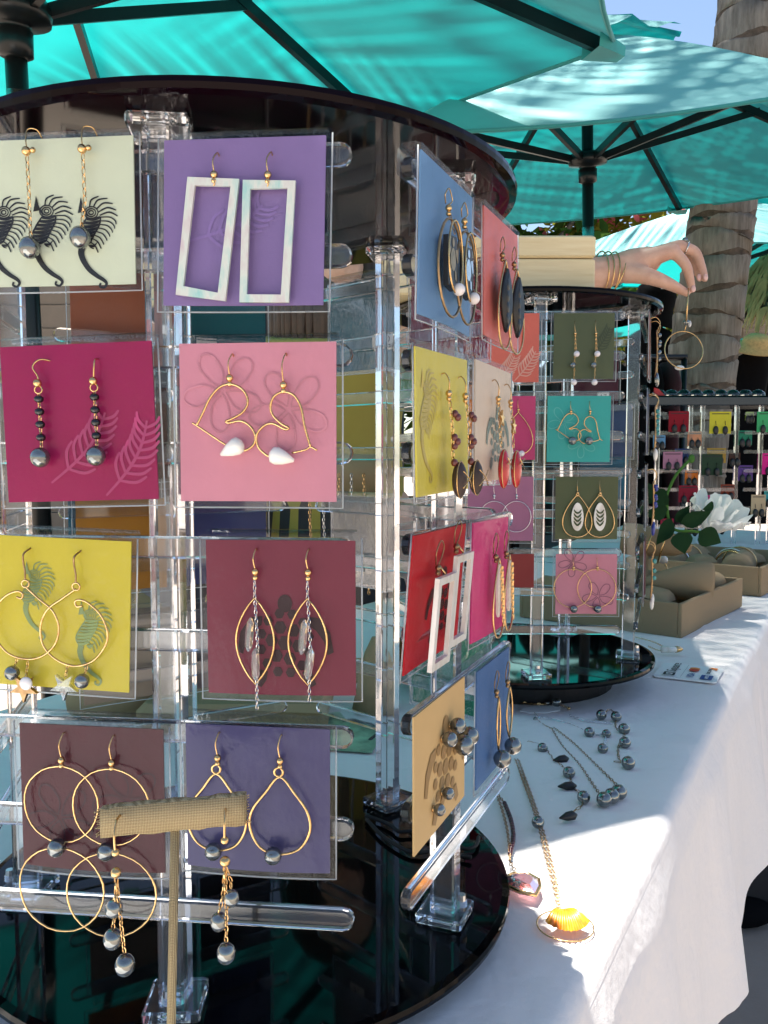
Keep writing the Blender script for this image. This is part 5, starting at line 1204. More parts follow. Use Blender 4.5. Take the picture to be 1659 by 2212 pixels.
# ---- payment card sign
def sign():
    L, TL, BR = Tz(1409, 1462, .0012), Tz(1434, 1433, .0012), Tz(1546, 1480, .0012); ex = (TL - L); ey = -(BR - L); w, h = ex.length, ey.length; ex.normalize(); ey = (ey - ex * ey.dot(ex)).normalized(); ez = ex.cross(ey)
    M = Matrix(((ex.x, ey.x, ez.x, L.x), (ex.y, ey.y, ez.y, L.y), (ex.z, ey.z, ez.z, L.z), (0, 0, 0, 1)))
    t = thing('payment_card', 'white plastic payment card with card logos lying by the table edge', 'sign', M)
    MB().add([(0.003, 0, 0), (w - .003, 0, 0), (w, -.003, 0), (w, -h + .003, .001), (w - .003, -h, .001), (.003, -h, .001), (0, -h + .003, .001), (0, -.003, 0)] + [(a, b, c + .0012) for a, b, c in [(0.003, 0, 0), (w - .003, 0, 0), (w, -.003, 0), (w, -h + .003, .001), (w - .003, -h, .001), (.003, -h, .001), (0, -h + .003, .001), (0, -.003, 0)]],
             [tuple(range(7, -1, -1)), tuple(range(8, 16))] + [(i, (i + 1) % 8, 8 + (i + 1) % 8, 8 + i) for i in range(8)]).build('plate', 'paper_white', t)
    z = .0030
    T = lambda x, y: Matrix.Translation((x, y, z))
    text('Square', .0150, t, T(.0235, -.0205), 'ink')
    lg = MB(); lg.add([(a, b, z) for a, b in ((.007, -.0215), (.0195, -.0215), (.0195, -.0095), (.007, -.0095), (.0095, -.019), (.017, -.019), (.017, -.012), (.0095, -.012))], [(0, 1, 5, 4), (1, 2, 6, 5), (2, 3, 7, 6), (3, 0, 4, 7)]); lg.add([(a, b, z) for a, b in ((.0118, -.0168), (.0147, -.0168), (.0147, -.0142), (.0118, -.0142))], [(0, 1, 2, 3)]); lg.build('square_logo', 'ink', t)
    MB().add([(.004, -.0285, z), (w - .006, -.0285, z), (w - .006, -.0289, z), (.004, -.0289, z)], [(0, 1, 2, 3)]).build('divider_line', 'ink_grey', t)
    text('VISA', .0105, t, T(.006, -.041), 'ink_blue')
    for x, m_ in ((.040, 'ink_red'), (.0475, 'ink_orange')):
        d = MB(); n = 20; d.add([(x + .0055 * math.cos(2 * math.pi * k / n), -.0375 + .0055 * math.sin(2 * math.pi * k / n), z + (.0002 if m_ == 'ink_red' else 0)) for k in range(n)], [tuple(range(n))]); d.build('logo_disc', m_, t)
    MB().add([(.006, -.060, z), (.024, -.060, z), (.024, -.048, z), (.006, -.048, z)], [(0, 1, 2, 3)]).build('logo_panel', 'ink_blue', t)
    text('AMEX', .0055, t, Matrix.Translation((.0075, -.056, z + .0003)), 'paper_white')
    text('DISCOVER', .0052, t, T(.031, -.055), 'ink'); MB().add([(.050, -.060, z), (.0605, -.060, z), (.0605, -.050, z)], [(0, 1, 2)]).build('logo_corner', 'ink_orange', t)
sign()

# ---- taupe trays with rolls, cone and jewellery
def tray(label, corner, ang, la, lb, h, n_div, detail):
    a = Vector((math.sin(ang), math.cos(ang), 0)); b = Vector((-math.cos(ang), math.sin(ang), 0)); z = CAMZ + TABLE - .0065
    M = Matrix(((a.x, b.x, 0, corner[0]), (a.y, b.y, 0, corner[1]), (0, 0, 1, z), (0, 0, 0, 1)))
    t = thing('jewellery_tray', label, 'tray', M, 'taupe linen trays'); w = .006
    MB().box((la / 2, lb / 2, .0025), (la - .001, lb - .001, .004)).build('tray_floor', 'taupe_linen', t)
    for c, d in (((la / 2, w / 2, h / 2), (la, w, h)), ((la / 2, lb - w / 2, h / 2), (la, w, h)), ((w / 2, lb / 2, h / 2), (w, lb - 2 * w - .0004, h)), ((la - w / 2, lb / 2, h / 2), (w, lb - 2 * w - .0004, h))): bevel_box(c, d, .0012).build('side', 'taupe_linen', t)
    for k in range(1, n_div): MB().box((la / 2, lb * k / n_div, h * .42), (la - 2 * w - .001, .004, h * .72)).build('divider', 'taupe_linen', t)
    return t, M
def put(name, mb, mat, M, label, cat, group=None, smooth=True):
    o = mb.build(name, mat, None, smooth); o.matrix_world = M; return tag(o, label, cat, group)
ANG = R(38)
t1, M1 = tray('taupe linen tray with a burlap cone and rings, nearest on the gathered cloth', (.407, 1.118), ANG, .30, .25, .048, 3, True)
m = MB(); m.tube(smooth_path([Vector((0, 0, 0)), Vector((.04, 0, .003)), Vector((.085, 0, .006)), Vector((.115, 0, .006))], 4), [.006, .010, .014, .018, .022, .026, .029, .032, .034, .036, .0365, .036, .034], 26, flat=.82)
put('burlap_cone', m, 'taupe_linen', Matrix.Translation(at(1392, 1256, 1.262)) @ Matrix.Rotation(R(-12), 4, 'Z') @ Matrix.Rotation(R(2), 4, 'Y') @ Matrix.Scale(.85, 4), 'taupe burlap cone lying across the nearest taupe tray', 'display cone')
for q, (x, y, L, lab) in enumerate(((.235, .125, .13, 'sunlit taupe ring roll behind the burlap cone'), (.20, .205, .17, 'shaded taupe ring roll at the far side of the nearest tray'), (.275, .045, .055, 'short sunlit taupe roll at the corner of the nearest tray'))):
    m = MB(); m.tube([Vector((-L / 2, 0, 0)), Vector((-L / 2 + .006, 0, 0)), Vector((L / 2 - .006, 0, 0)), Vector((L / 2, 0, 0))], [.016, .022, .022, .016], 20); put('ring_roll', m, 'taupe_linen', M1 @ Matrix.Translation((x, y, .034)) @ Matrix.Rotation(R(90 if q == 0 else 0), 4, 'Z'), lab, 'ring roll', 'ring rolls')
RINGS = [(.10, .16, .055, 'white_pearl', 'leftmost'), (.135, .175, .058, 'white_pearl', 'second'), (.165, .185, .060, 'dark_pearl', 'third'), (.225, .190, .060, 'white_pearl', 'fourth'), (.250, .150, .058, 'dark_pearl', 'fifth'), (.270, .115, .058, 'white_pearl', 'rightmost')]
for q, (x, y, z, mt, lab) in enumerate(RINGS):
    r_ = thing('pearl_ring', 'ring with a big pearl in the nearest taupe tray, %s of the six' % lab, 'ring', M1 @ Matrix.Translation((x, y, z)) @ Matrix.Rotation(q * .7, 4, 'Z') @ Matrix.Rotation(.4, 4, 'X'), 'rings in the nearest tray')
    MB().tube([Vector((.0105 * math.cos(a), 0, .0105 * math.sin(a))) for a in [2 * math.pi * k / 20 for k in range(20)]], .0011, 6, True).build('band', ('silver', 'gold')[q % 2], r_, True); MB().ball((0, 0, .0155), .0072, 14, 10).build('pearl', mt, r_, True)
for q, (x, y, r, ry, lab) in enumerate(((.262, .060, .026, 70, 'silver cuff bracelet at the sunlit end of the nearest taupe tray'), (.225, .060, .024, 20, 'gold bracelet coiled on the short sunlit roll'), (.075, .205, .030, 10, 'gold bangle standing in the shaded corner of the nearest tray'))):
    m = MB(); m.tube([Vector((r * math.cos(a), 0, r * .85 * math.sin(a))) for a in [.25 + 5.78 * k / 30 for k in range(31)]], .0015, 6); put('cuff_bracelet', m, ('silver', 'gold', 'gold')[q], M1 @ Matrix.Translation((x, y, .052)) @ Matrix.Rotation(R(ry), 4, 'Z') @ Matrix.Rotation(R(35), 4, 'X'), lab, 'bracelet', 'bracelets in the nearest tray')
t2, M2 = tray('taupe linen tray at the picture edge behind the nearest one', (.668, 1.452), ANG, .30, .25, .052, 2, True)
for q, (x, y, rz, lab) in enumerate(((.10, .065, 10, 'taupe roll at the front of the rear tray'), (.12, .18, -8, 'taupe roll at the back of the rear tray'))):
    m = MB(); m.tube([Vector((-.07, 0, 0)), Vector((-.06, 0, 0)), Vector((.06, 0, 0)), Vector((.07, 0, 0))], [.02, .028, .028, .02], 20); put('ring_roll', m, 'taupe_linen', M2 @ Matrix.Translation((x, y, .04)) @ Matrix.Rotation(R(rz), 4, 'Z'), lab, 'ring roll', 'ring rolls')
for q, (x, y) in enumerate(((.06, .07), (.10, .08), (.14, .075), (.08, .185), (.13, .175))):
    m = MB(); m.tube([Vector((0, .031 * math.cos(a), .031 * math.sin(a))) for a in [2 * math.pi * k / 28 for k in range(28)]], .0017, 6, True); put('cuff_bracelet', m, ('gold', 'silver')[q % 2], M2 @ Matrix.Translation((x, y, .04)) @ Matrix.Rotation(R(q * 7 - 12), 4, 'Z'), '%s bracelet on the rear tray rolls, %s from the front' % (('gold', 'silver')[q % 2], ('first', 'second', 'third', 'fourth', 'fifth')[q]), 'bracelet', 'bracelets in the rear tray')
PCH = [(M1, .055, .055, 10, 'near the front corner of the nearest tray'), (M1, .045, .21, 60, 'at the shaded back of the nearest tray'), (M1, .27, .205, -20, 'in the far corner of the nearest tray'), (M2, .05, .12, 30, 'at the near end of the rear tray'), (M2, .19, .07, -15, 'halfway along the rear tray'), (M2, .22, .19, 50, 'in the far corner of the rear tray'), (M2, .26, .10, 5, 'against the far side of the rear tray')]
for q, (Mx, x, y, rz, lab) in enumerate(PCH):
    m = MB(); n = 9; vs = []
    for sg in (1, -1):
        for i in range(n + 1):
            for j in range(n + 1):
                u, v = i / n * 2 - 1, j / n * 2 - 1; d = (1 - u ** 4) * (1 - v ** 4); pin = 1 - .10 * (1 - abs(u)) * abs(v) - .06 * abs(u) * (1 - abs(v)); vs.append((.030 * u * pin, .024 * v * pin, sg * (.0130 * d ** .6 + .001 * math.sin(7 * u + 5 * v + q) * d)))
    c = n + 1; qn = c * c; fs = []
    for i in range(n):
        for j in range(n): a = i * c + j; fs.append((a, a + c, a + c + 1, a + 1)); fs.append((qn + a, qn + a + 1, qn + a + c + 1, qn + a + c))
    m.add(vs, fs); put('jewellery_pouch', m, 'taupe_linen', Mx @ Matrix.Translation((x, y, .044 + .004 * (q % 2))) @ Matrix.Rotation(R(rz), 4, 'Z') @ Matrix.Rotation(R(14 - 7 * (q % 4)), 4, 'X'), 'small tan cushion pouch ' + lab, 'pouch', 'pouches in the trays')
# bracelet cone standing behind the trays, with two gold bracelets
pc = at(1418, 1172, 1.36); m = MB(); m.tube([Vector((-.055, 0, 0)), Vector((-.03, 0, 0)), Vector((.03, 0, 0)), Vector((.055, 0, -.002))], [.026, .027, .018, .006], 22)
put('bracelet_cone', m, 'taupe_linen', Matrix.Translation(pc) @ Matrix.Rotation(R(-22), 4, 'Z') @ Matrix.Rotation(R(6), 4, 'Y'), 'taupe bracelet cone beside the rose leaves', 'display cone')
m = MB(); m.lathe([(.03, 0), (.03, .006), (.008, .01), (.007, pc.z - CAMZ - TABLE - .01)], 16); put('cone_foot', m, 'taupe_linen', Matrix.Translation((pc.x - .02, pc.y, CAMZ + TABLE - .006)), 'small taupe stand holding the bracelet cone', 'stand')
for q, dx in enumerate((-.012, .012)):
    m = MB(); m.tube([Vector((.004 * math.sin(a), .031 * math.cos(a), .031 * math.sin(a))) for a in [2 * math.pi * k / 28 for k in range(28)]], .0014, 6, True); put('bangle', m, 'gold', Matrix.Translation(pc + Vector((dx, 0, -.004))) @ Matrix.Rotation(R(-22), 4, 'Z') @ Matrix.Rotation(R(8), 4, 'Y'), 'gold bangle on the taupe bracelet cone, %s one' % SIDE[q], 'bangle', 'bangles on the cone')

# ---- white rose with stem and leaves, lying on the trays
def rose():
    c = at(1549, 1116, 1.33); t = thing('white_rose', 'white artificial rose with dark leaves resting behind the nearest tray', 'flower', c); rnd = random.Random(6)
    Rm = (Matrix.Rotation(R(14), 3, 'Y') @ Matrix.Rotation(R(30), 3, 'X')) * 1.32
    for k in range(19):
        ring = 0 if k < 3 else 1 if k < 8 else 2; a = k * 2.4; r0 = (.004, .010, .016)[ring]; hgt = (.052, .050, .044)[ring]; wid = (1.5, 1.05, .85)[ring]; flare = (.002, .008, .019)[ring]
        m = MB(); n, mm = 7, 6; vs = []
        for i in range(mm + 1):
            f = i / mm
            for j in range(n + 1):
                u = j / n - .5; ang = a + u * wid * (1 if f > .2 else .7) ; r = .004 * (1 - f) + r0 * math.sin(min(1, f * 1.3) * 1.57) + flare * f ** 3 + .002 * math.sin(6 * u + k) * f
                vs.append(Rm @ Vector((r * math.cos(ang), r * math.sin(ang), -.028 + hgt * f * (1 - .45 * abs(u * 1.55) ** 2.5 * f) + .002 * math.sin(9 * u + k * 2) * f)))
        m.add(vs, [(i * (n + 1) + j, i * (n + 1) + j + 1, (i + 1) * (n + 1) + j + 1, (i + 1) * (n + 1) + j) for i in range(mm) for j in range(n)]); m.build('petal', 'rose_petal', t, True)
    loc = lambda x, y, Y: at(x, y, Y) - c
    st = MB(); st.tube(smooth_path([loc(1540, 1150, 1.33), loc(1500, 1148, 1.31), loc(1452, 1140, 1.30), loc(1440, 1080, 1.29), loc(1448, 1050, 1.29), loc(1465, 1020, 1.28), loc(1492, 992, 1.28)], 6), .0022, 7); st.build('stem', 'rose_stem', t, True)
    MB().ball(loc(1494, 991, 1.28), .005, 8, 6, (1, 1, 1.4)).build('bud', 'rose_stem', t, True)
    for q, (x0, y0, x1, y1, wd, Y) in enumerate(((1442, 1092, 1398, 1048, .018, 1.27), (1442, 1100, 1400, 1112, .020, 1.28), (1450, 1120, 1425, 1172, .022, 1.29), (1460, 1128, 1488, 1098, .016, 1.30), (1470, 1130, 1532, 1110, .020, 1.29), (1465, 1150, 1480, 1190, .026, 1.27), (1510, 1148, 1552, 1172, .026, 1.27), (1440, 1060, 1395, 1085, .016, 1.29), (1540, 1085, 1520, 1105, .012, 1.31))):
        p, e = loc(x0, y0, Y), loc(x1, y1, Y - .01); d = e - p; s_ = d.cross(Vector((.1 + .3 * math.sin(q * 2.1), 1, .35))).normalized() * wd * .72; d = d * 1.12; nrm = d.cross(s_).normalized()
        m = MB(); vs = []
        for i in range(8):
            f = i / 7; w = math.sin(math.pi * f ** .75) * (1 - .15 * f)
            for g in (-1, -.5, 0, .5, 1): vs.append(p + d * f + s_ * g * w + nrm * (.004 * abs(g) * w - .006 * f * f + .001 * rnd.uniform(-1, 1)))
        m.add(vs, [(i * 5 + k, i * 5 + k + 1, (i + 1) * 5 + k + 1, (i + 1) * 5 + k) for i in range(7) for k in range(4)]); m.build('leaf', 'rose_leaf', t, True)
rose()

# ------------------------------------------------------------------ rack of bright cards on the stall beyond
def rack3():
    Y = 2.32; k = Y / 1789.; X = lambda px: (px - 829.5) * k; Z = lambda py: CAMZ + at(1500, py, Y).z - CAMZ
    t = thing('card_rack', 'long acrylic card rack with a black tray top on the stall beyond', 'card rack', (X(1540), Y, 0)); O = Vector((X(1540), Y, 0))
    z_top = Z(877) - .0; z_bot = Z(1178)
    bevel_box((X(1600) - O.x, .07, z_top + .012), (.55, .2, .024), .002).build('tray_top', 'navy_lacquer', t); bevel_box((X(1600) - O.x, .07, z_top + .026), (.53, .18, .003), .001).build('tray_liner', 'black_cloth', t)
    for px in (1418, 1488, 1514, 1588, 1640, 1664, 1740): bevel_box((X(px) - O.x, 0, (z_top + z_bot) / 2), (.011, .012, z_top - z_bot), .0008).build('post', 'clear_acrylic', t)
    me = MB().prism(stadium(.118, .010), -.0022, .0022).mesh('bar'); me.materials.append(MAT['clear_acrylic'])
    for px in (1492, 1690):
        for j in range(8): o = obj('bar', me, None, t); o.location = (X(px) - O.x, -.012 if px == 1492 else -.016, z_top - .022 - .0525 * j)
    me2 = me
    for j in range(8): o = obj('bar', me, None, t); o.location = (X(1500) - O.x, .09, z_top - .028 - .0525 * j)
    bevel_box((X(1600) - O.x, .05, z_bot - .006), (.6, .24, .012), .001).build('base_plate', 'black_acrylic', t)
    return X, Z, Y, z_bot
X3, Z3, Y3, zb3 = rack3()
CARDS3 = [(1436, 1479, 889, 933, 'ruby', (150, 16, 34), 'ruby red card, first in the top row of the far card rack'), (1523, 1569, 890, 937, 'sun_yellow', (222, 206, 58), 'bright yellow card in the top row of the far card rack'), (1624, 1668, 890, 934, 'mint', (70, 176, 110), 'mint green card in the top row of the far card rack'),
          (1426, 1467, 976, 1012, 'lilac_pink', (192, 128, 150), 'lilac pink card in the middle row of the far card rack'), (1509, 1553, 981, 1026, 'bottle_green', (42, 66, 44), 'bottle green card in the middle row of the far card rack'), (1638, 1682, 979, 1024, 'fuchsia', (232, 30, 138), 'fuchsia card at the picture edge of the far card rack'),
          (1461, 1502, 1048, 1084, 'cherry', (148, 20, 44), 'cherry red card low in the far card rack behind the rose'), (1500, 1530, 1069, 1100, 'cerise', (220, 40, 130), 'small cerise card just behind the rose'), (1617, 1648, 1068, 1114, 'sand', (206, 178, 140), 'sand coloured card low in the far card rack'),
          (1524, 1565, 968, 1000, 'mustard', (190, 150, 66), 'mustard card half behind the bottle green card'), (1455, 1488, 969, 1000, 'cobalt', (40, 62, 112), 'cobalt blue card half behind the lilac pink card')]
EX = [('peach', (232, 160, 120)), ('jade', (40, 130, 100)), ('sky_blue', (110, 160, 200)), ('violet', (104, 70, 140)), ('tangerine', (232, 120, 40)), ('ivory', (226, 216, 190)), ('bronze_red', (140, 60, 40)), ('ink_blue', (30, 40, 80)), ('rose_red', (196, 40, 70)), ('khaki', (140, 130, 84)), ('aqua', (60, 170, 170)), ('chocolate', (74, 46, 36)), ('lime', (150, 180, 60)), ('brick', (160, 70, 50))]
SP = [(1482, 932, 30), (1590, 930, 30), (1408, 940, 26), (1592, 1005, 32), (1478, 1016, 28), (1412, 1060, 26), (1556, 1046, 30), (1590, 1100, 26), (1428, 1120, 28), (1480, 1122, 30), (1650, 1060, 30), (1572, 978, 24), (1604, 890, 18), (1540, 1120, 28)]
for (cn, col), (x, y, w_) in zip(EX, SP): CARDS3.append((x, x + w_, y, y + w_ * 1.05, cn, col, '%s card tucked at the back of the far card rack' % cn.replace('_', ' ')))
for q, (x0, x1, y0, y1, cn, col, lab) in enumerate(CARDS3):
    yy = Y3 - .020 if q < 9 else Y3 - .004; p = Vector((X3((x0 + x1) / 2), yy, Z3(y0))); w, h = X3(x1) - X3(x0), Z3(y0) - Z3(y1)
    c = thing('earring_card', lab, 'earring card', p, 'cards on the far rack'); MB().box((0, 0, -h / 2), (w, .0012, h)).build('card_board', cardmat(cn, col), c); MB().box((0, -.0008, -.006), (w * .8, .0003, .0022)).build('printed_line', 'ink', c)
    for s_ in (-1, 1):
        m = MB(); m.tube([Vector((s_ * w * .22, -.001, -h * .42)), Vector((s_ * w * .22, -.004, -h * .62))], .0007, 5); m.ball((s_ * w * .22, -.004, -h * .85), .0085, 10, 7, (.9, .4, 1.45)); o = tag(m.build('drop_earring', 'jet_carving', None, True), 'black drop earring, %s on the %s' % (SIDE[s_ > 0], lab.split(',')[0].split(' card')[0] + ' card'), 'earring', 'earrings on the far rack'); o.location = p
for k in range(9):
    m = MB(); m.lathe([(.020, 0), (.021, .004), (.019, .012), (.012, .019), (.003, .022)], 16); o = tag(m.build('glass_dome', 'clear_glass', None, True), 'small glass dome on the black tray top, %s from the red clip' % ('first', 'second', 'third', 'fourth', 'fifth', 'sixth', 'seventh', 'eighth', 'ninth')[k], 'glass dome', 'glass domes on the tray'); o.location = (X3(1432 + 27 * k), Y3 + .05, Z3(877) + .0276)
m = MB(); m.prism([(0, .012), (.028, -.006), (.034, .0), (.012, .022), (.0, .026)], -.004, .004); o = tag(m.build('red_clip', 'red_plastic'), 'red plastic clip sticking up at the end of the black tray', 'clip'); o.location = at(1413, 858, Y3 + .02)
def stall_table(label, x0, x1, y0, y1, z, mat):
    t = thing('stall_table', label, 'table', ((x0 + x1) / 2, (y0 + y1) / 2, 0)); w, d = x1 - x0, y1 - y0
    bevel_box((0, 0, z - .015), (w, d, .03), .003).build('table_top', mat, t)
    m = MB(); n = 90; per = []
    for i in range(n):
        f = i / n * 4; s_ = int(f); g = f - s_; p = [(-1 + 2 * g, -1), (1, -1 + 2 * g), (1 - 2 * g, 1), (-1, 1 - 2 * g)][s_]; per.append(p)
    vs = []
    for l, zz in enumerate((z - .012, z - .2, z - .45, .03)):
        for i, p in enumerate(per): k = 1 + (.012 + .010 * math.sin(i * 1.9)) * l / 1.5; vs.append((p[0] * w / 2 * k, p[1] * d / 2 * k, zz))
    m.add(vs, [(l * n + i, l * n + (i + 1) % n, (l + 1) * n + (i + 1) % n, (l + 1) * n + i) for l in range(3) for i in range(n)]); m.build('skirt', mat, t, True)
stall_table('stall table under a dark skirt carrying the long acrylic rack', .45, 2.1, 2.15, 2.75, zb3 - .012, 'charcoal_cloth')
stall_table('farther stall table with a black cloth near the palm trunk', .1, 1.2, 3.4, 4.0, .8, 'black_cloth')

# ---- garments, hats
def hatstand():
    c = at(1410, 700, 4.3); t = thing('mannequin', 'black-clothed mannequin wearing a black brimmed hat with a white tag', 'mannequin', (c.x, c.y, 0)); h = c.z
    m = MB(); m.lathe([(.10, h - .75), (.105, h - .5), (.12, h - .28), (.135, h - .12), (.12, h - .06), (.05, h - .02), (.045, h + .04)], 20); m.build('torso', 'black_cloth', t, True)
    m = MB(); m.lathe([(.03, 0), (.03, h - .7)], 10); m.build('pole', 'black_metal', t, True); m = MB(); m.lathe([(.17, 0), (.17, .015), (.03, .03)], 20); m.build('foot', 'black_metal', t, True)
    m = MB(); m.lathe([(.155, -.05), (.158, -.045), (.12, -.01), (.105, .03), (.10, .09), (.075, .125), (.01, .135)], 28, (0, 0, 0), Matrix.Rotation(R(16), 3, 'Y') @ Matrix.Rotation(R(20), 3, 'X')); o = m.build('hat', 'black_cloth', t, True); o.location = (-.01, 0, h + .075)
    o2 = MB().box((0, 0, 0), (.05, .002, .045)).build('white_tag', 'paper_white', t); o2.location = (.015, -.135, h + .17); o2.rotation_euler = (R(-20), 0, R(6))
hatstand()
for q, (px, py, Y, lab) in enumerate(((1622, 765, 4.7, 'black dress on a hanger beside the palm trunk'), (1655, 768, 4.9, 'black dress on a hanger at the very picture edge'))):
    c = at(px, py, Y); t = thing('hanging_dress', lab, 'dress', c, 'black dresses')
    m = MB(); n = 18; vs = []
    for i, (z, w) in enumerate(((0, .05), (-.03, .10), (-.08, .11), (-.25, .085), (-.5, .13), (-.95, .19))):
        for k in range(n): a = 2 * math.pi * k / n; vs.append((w * math.cos(a) * (1 + .05 * math.sin(5 * a) * (i > 2)), w * .45 * math.sin(a) * (1 + .12 * math.sin(7 * a) * (i > 2)), z))
    m.add(vs, [(i * n + k, i * n + (k + 1) % n, (i + 1) * n + (k + 1) % n, (i + 1) * n + k) for i in range(5) for k in range(n)]); m.build('dress', 'black_cloth', t, True)
    MB().tube([Vector((0, 0, 0)), Vector((0, 0, .09)), Vector((.02, 0, .11)), Vector((.03, 0, .09))], .003, 6).build('hanger_hook', 'silver', t, True)
t = thing('clothes_rail', 'metal clothes rail carrying the black dresses', 'clothes rail', (at(1640, 730, 4.8).x, 4.8, 0)); zr_ = at(1640, 735, 4.8).z
MB().tube([Vector((-.18, 0, zr_)), Vector((.6, .1, zr_))], .012, 8).build('rail', 'silver', t, True)
for x in (-.17, .58): MB().tube([Vector((x, .1 * (x + .18) / .78, 0)), Vector((x, .1 * (x + .18) / .78, zr_))], .012, 8).build('leg', 'silver', t, True)
c = at(1633, 752, 4.6); m = MB(); m.lathe([(.15, 0), (.15, .004), (.08, .012), (.075, .05), (.05, .07), (.005, .075)], 26, (0, 0, 0), Matrix.Rotation(R(24), 3, 'X')); o = tag(m.build('straw_hat', 'straw', None, True), 'straw sun hat hung above the black dresses', 'hat'); o.location = c

def curtain():  # dark cloth added so the clear posts don't pick up sunlit ground
    x0, x1, Y, top = -.62, .02, 2.55, CAMZ + .70
    t = thing('added_curtain', 'dark navy curtain added to hide sunlit ground behind the front rack', 'curtain', ((x0 + x1) / 2, Y, 0)); n = 80; vs = []
    for i in range(n + 1):
        f = i / n
        for k in range(9):
            g = k / 8; vs.append(((f - .5) * (x1 - x0), .03 * math.sin(f * 46 + .6 * math.sin(f * 9)) * (.4 + .6 * g), top - g * (top - .04)))
    m = MB(); m.add(vs, [(i * 9 + k, i * 9 + k + 1, (i + 1) * 9 + k + 1, (i + 1) * 9 + k) for i in range(n) for k in range(8)]); m.build('fabric', 'navy_cloth', t, True)
    MB().tube([Vector((-.36, 0, top + .012)), Vector((.36, 0, top + .012))], .012, 10).build('rail', 'black_metal', t, True)
    for x in (-.35, .35): MB().tube([Vector((x, .02, 0)), Vector((x, .02, top + .01))], .012, 10).build('upright', 'black_metal', t, True)
curtain()
def dress_row():
    Y = 3.25; zt = at(1300, 800, Y).z; x0, x1 = at(1130, 800, Y).x, at(1455, 800, Y).x
    t = thing('garment_rail', 'garment rail of dark clothes behind the second rack', 'clothes rail', ((x0 + x1) / 2, Y, 0))
    MB().tube([Vector((x0 - (x0 + x1) / 2 - .05, 0, zt + .05)), Vector(((x1 - x0) / 2 + .05, 0, zt + .05))], .012, 8).build('rail', 'black_metal', t, True)
    for x in (-1, 1): MB().tube([Vector((x * ((x1 - x0) / 2 + .04), 0, 0)), Vector((x * ((x1 - x0) / 2 + .04), 0, zt + .05))], .012, 8).build('leg', 'black_metal', t, True)
    rnd = random.Random(31); N = 9
    for q in range(N):
        c = Vector((x0 + (x1 - x0) * (q + .5) / N, Y, zt)); m = MB(); n = 16; vs = []
        for i, (z, w) in enumerate(((.03, .02), (0, .055), (-.06, .07), (-.3, .06), (-.6, .075), (-1.0, .09))):
            for k in range(n): a = 2 * math.pi * k / n; vs.append((w * .55 * math.cos(a) * (1 + .2 * math.sin(5 * a + q) * (i > 2)), w * 2.2 * math.sin(a), z))
        m.add(vs, [(i * n + k, i * n + (k + 1) % n, (i + 1) * n + (k + 1) % n, (i + 1) * n + k) for i in range(5) for k in range(n)])
        mt = ('black_cloth', 'navy_cloth', 'charcoal_cloth', 'wine_cloth')[rnd.choice((0, 0, 1, 2, 3))]
        o = tag(m.build('hanging_garment', mt, None, True), '%s garment on the rail behind the second rack, %s from the palm trunk' % (mt.split('_')[0], ('ninth', 'eighth', 'seventh', 'sixth', 'fifth', 'fourth', 'third', 'second', 'nearest')[q]), 'garment', 'garments on the rail'); o.location = c
dress_row()
# ---- bag on the ground under the table edge
def bag():
    c = on_z(1632, 1985, -CAMZ); c.z = 0; t = thing('soft_bag', 'dark soft bag standing on the pavement beside the tablecloth', 'bag', c + Vector((.05, .1, 0)))
    m = MB(); n = 28; vs = []; prof = [(.02, .0), (.16, .0), (.185, .03), (.19, .12), (.175, .2), (.14, .25), (.05, .262)]
    for i, (r, z) in enumerate(prof):
        for k in range(n): a = 2 * math.pi * k / n; sq = (abs(math.cos(a)) ** 3 + abs(math.sin(a)) ** 3) ** (-1 / 3); vs.append((r * 1.15 * math.cos(a) * sq * (1 + .02 * math.sin(3 * a + i)), r * .6 * math.sin(a) * sq, z + .012 * math.sin(2 * a + i) * (i > 2)))
    m.add(vs, [(i * n + k, i * n + (k + 1) % n, (i + 1) * n + (k + 1) % n, (i + 1) * n + k) for i in range(len(prof) - 1) for k in range(n)] + [tuple(range(n - 1, -1, -1)), tuple((len(prof) - 1) * n + k for k in range(n))]); m.build('bag_body', 'charcoal_cloth', t, True)
    for y in (-.05, .05): MB().tube(smooth_path([Vector((-.08, y, .24)), Vector((-.06, y, .34)), Vector((.06, y, .34)), Vector((.08, y, .24))], 5), .009, 8).build('handle', 'leather_bag', t, True)
    m = MB(); m.ball((0, 0, .03), .05, 12, 8, (1.6, .8, .6)); o = tag(m.build('black_shoe', 'black_cloth', None, True), 'black slip-on shoe left beside the soft bag', 'shoe'); o.location = on_z(1596, 1998, -CAMZ)
bag()

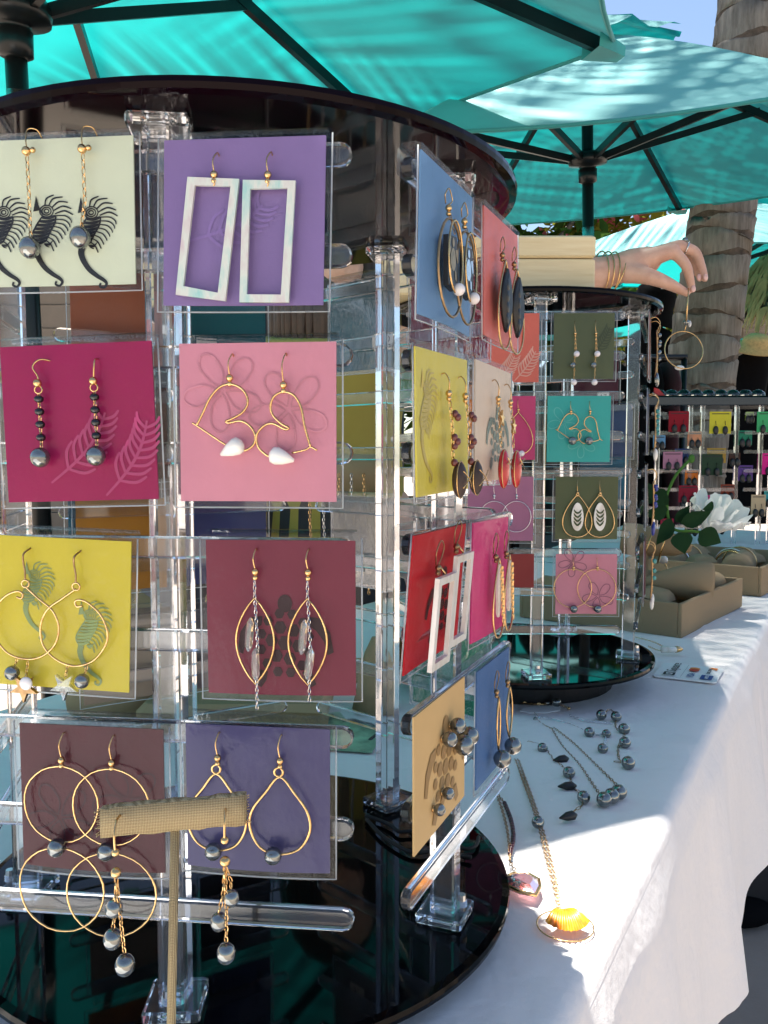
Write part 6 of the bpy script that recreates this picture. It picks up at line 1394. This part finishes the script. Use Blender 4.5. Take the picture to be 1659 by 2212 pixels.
# ---- things seen through the near rack, farther back on the table
def behind():
    c = at(770, 1022, .92); t = thing('bracelet_bar', 'burlap bracelet roll hung with fine chains, seen through the front rack', 'display bar', (c.x, c.y, CAMZ + TABLE)); z = c.z - CAMZ - TABLE
    MB().tube([Vector((-.06, 0, z)), Vector((-.055, 0, z)), Vector((.03, 0, z)), Vector((.035, 0, z))], [.016, .021, .021, .016], 20).build('roll', 'burlap', t, True); MB().tube([Vector((-.015, 0, .006)), Vector((-.015, 0, z - .015))], .006, 10).build('stem', 'burlap', t, True); MB().lathe([(.045, 0), (.045, .005), (.008, .01)], 20).build('foot', 'burlap', t, True)
    for k in range(6):
        x = -.05 + .015 * k; m = MB(); m.links([Vector((x + .002 * math.sin(k), -.0225, z)), Vector((x, -.024, z - .05)), Vector((x + .004, -.024, z - .11 - .02 * (k % 3)))], .004, .0005, .0013, 6); o = tag(m.build('hanging_chain', ('gold', 'silver')[k % 2]), '%s chain draped over the burlap roll, %s from its end' % (('gold', 'silver')[k % 2], ('first', 'second', 'third', 'fourth', 'fifth', 'sixth')[k]), 'chain', 'chains on the burlap roll'); o.location = (c.x, c.y, CAMZ + TABLE)
    c = Tz(520, 1545, 0); t = thing('burlap_pad', 'flat burlap pad lying on the cloth behind the front rack', 'display pad', c); m = MB(); n = 10; vs = []
    bevel_box((0, 0, .012), (.17, .10, .024), .006).build('pad', 'burlap', t)
    for k in range(3):
        m = MB(); m.tube([Vector((.012 * math.cos(a), .006 * math.sin(a), .012 * math.sin(a))) for a in [2 * math.pi * i / 18 for i in range(18)]], .001, 6, True); o = tag(m.build('gold_hoop', 'gold', None, True), 'gold hoop standing on the burlap pad, %s of three' % ('left', 'middle', 'right')[k], 'hoop', 'hoops on the pad'); o.location = c + Vector((-.05 + .05 * k, 0, .034))
    c = Tz(810, 1530, 0); m = MB(); m.lathe([(.022, 0), (.016, .03), (.010, .055), (.003, .07)], 16); o = tag(m.build('ring_cone', 'burlap', None, True), 'small burlap ring cone between the front rack posts', 'ring cone'); o.location = c
    for q, (x, y, r, lab) in enumerate(((640, 1575, .3, 'colourful printed postcard on the cloth behind the front rack'), (700, 1590, -.2, 'second printed postcard overlapping the first behind the front rack'))):
        m = MB(); m.box((0, 0, .0006 + q * .001), (.10, .07, .001)); o = tag(m.build('postcard', 'postcard'), lab, 'postcard', 'postcards'); o.location = Tz(x, y, .001); o.rotation_euler = (0, 0, r)
    pts = [(745, 1560), (765, 1556), (785, 1562), (806, 1567), (822, 1580), (800, 1600)]; p = [Tz(x, y, .002) for x, y in pts]; m = MB(); sp = smooth_path([a - p[0] for a in p], 8)
    for a in sp: m.ball(a, .0024, 7, 5)
    o = tag(m.build('bead_strand', 'black_bead', None, True), 'strand of small black beads on the cloth behind the front rack', 'bead strand'); o.location = p[0]; o['kind'] = 'thing'
    for q, (x, Y, lab) in enumerate(((560, .85, 'burlap necklace bust left of the bracelet roll'), (250, .80, 'burlap necklace bust behind the yellow seahorse card'))):
        c = on_z(x, 1500, TABLE); c = Vector(((x - 829.5) * Y / 1789, Y, CAMZ + TABLE)); t = thing('necklace_bust', lab, 'necklace bust', c, 'necklace busts')
        m = MB(); m.lathe([(.05, 0), (.052, .02), (.055, .06), (.048, .09), (.022, .11), (.018, .15), (.016, .155)], 22); m.build('bust', 'burlap', t, True)
        for k in range(3): m = MB(); rr = .034 + .012 * k; m.links([Vector((rr * math.sin(a) * .9, -.025 - .032 * math.cos(a) * .9 - .004 * k, .125 - .02 * k - (.035 + .012 * k) * math.cos(a))) for a in [-1.9 + 3.8 * i / 20 for i in range(21)]], .004, .0005, .0013, 6); o = tag(m.build('necklace', ('gold', 'silver')[k % 2]), '%s necklace on the %s, %s loop' % (('gold', 'silver')[k % 2], ('left bust' if q else 'bust by the roll'), ('shortest', 'middle', 'longest')[k]), 'necklace', 'necklaces on busts'); o.location = c
behind()
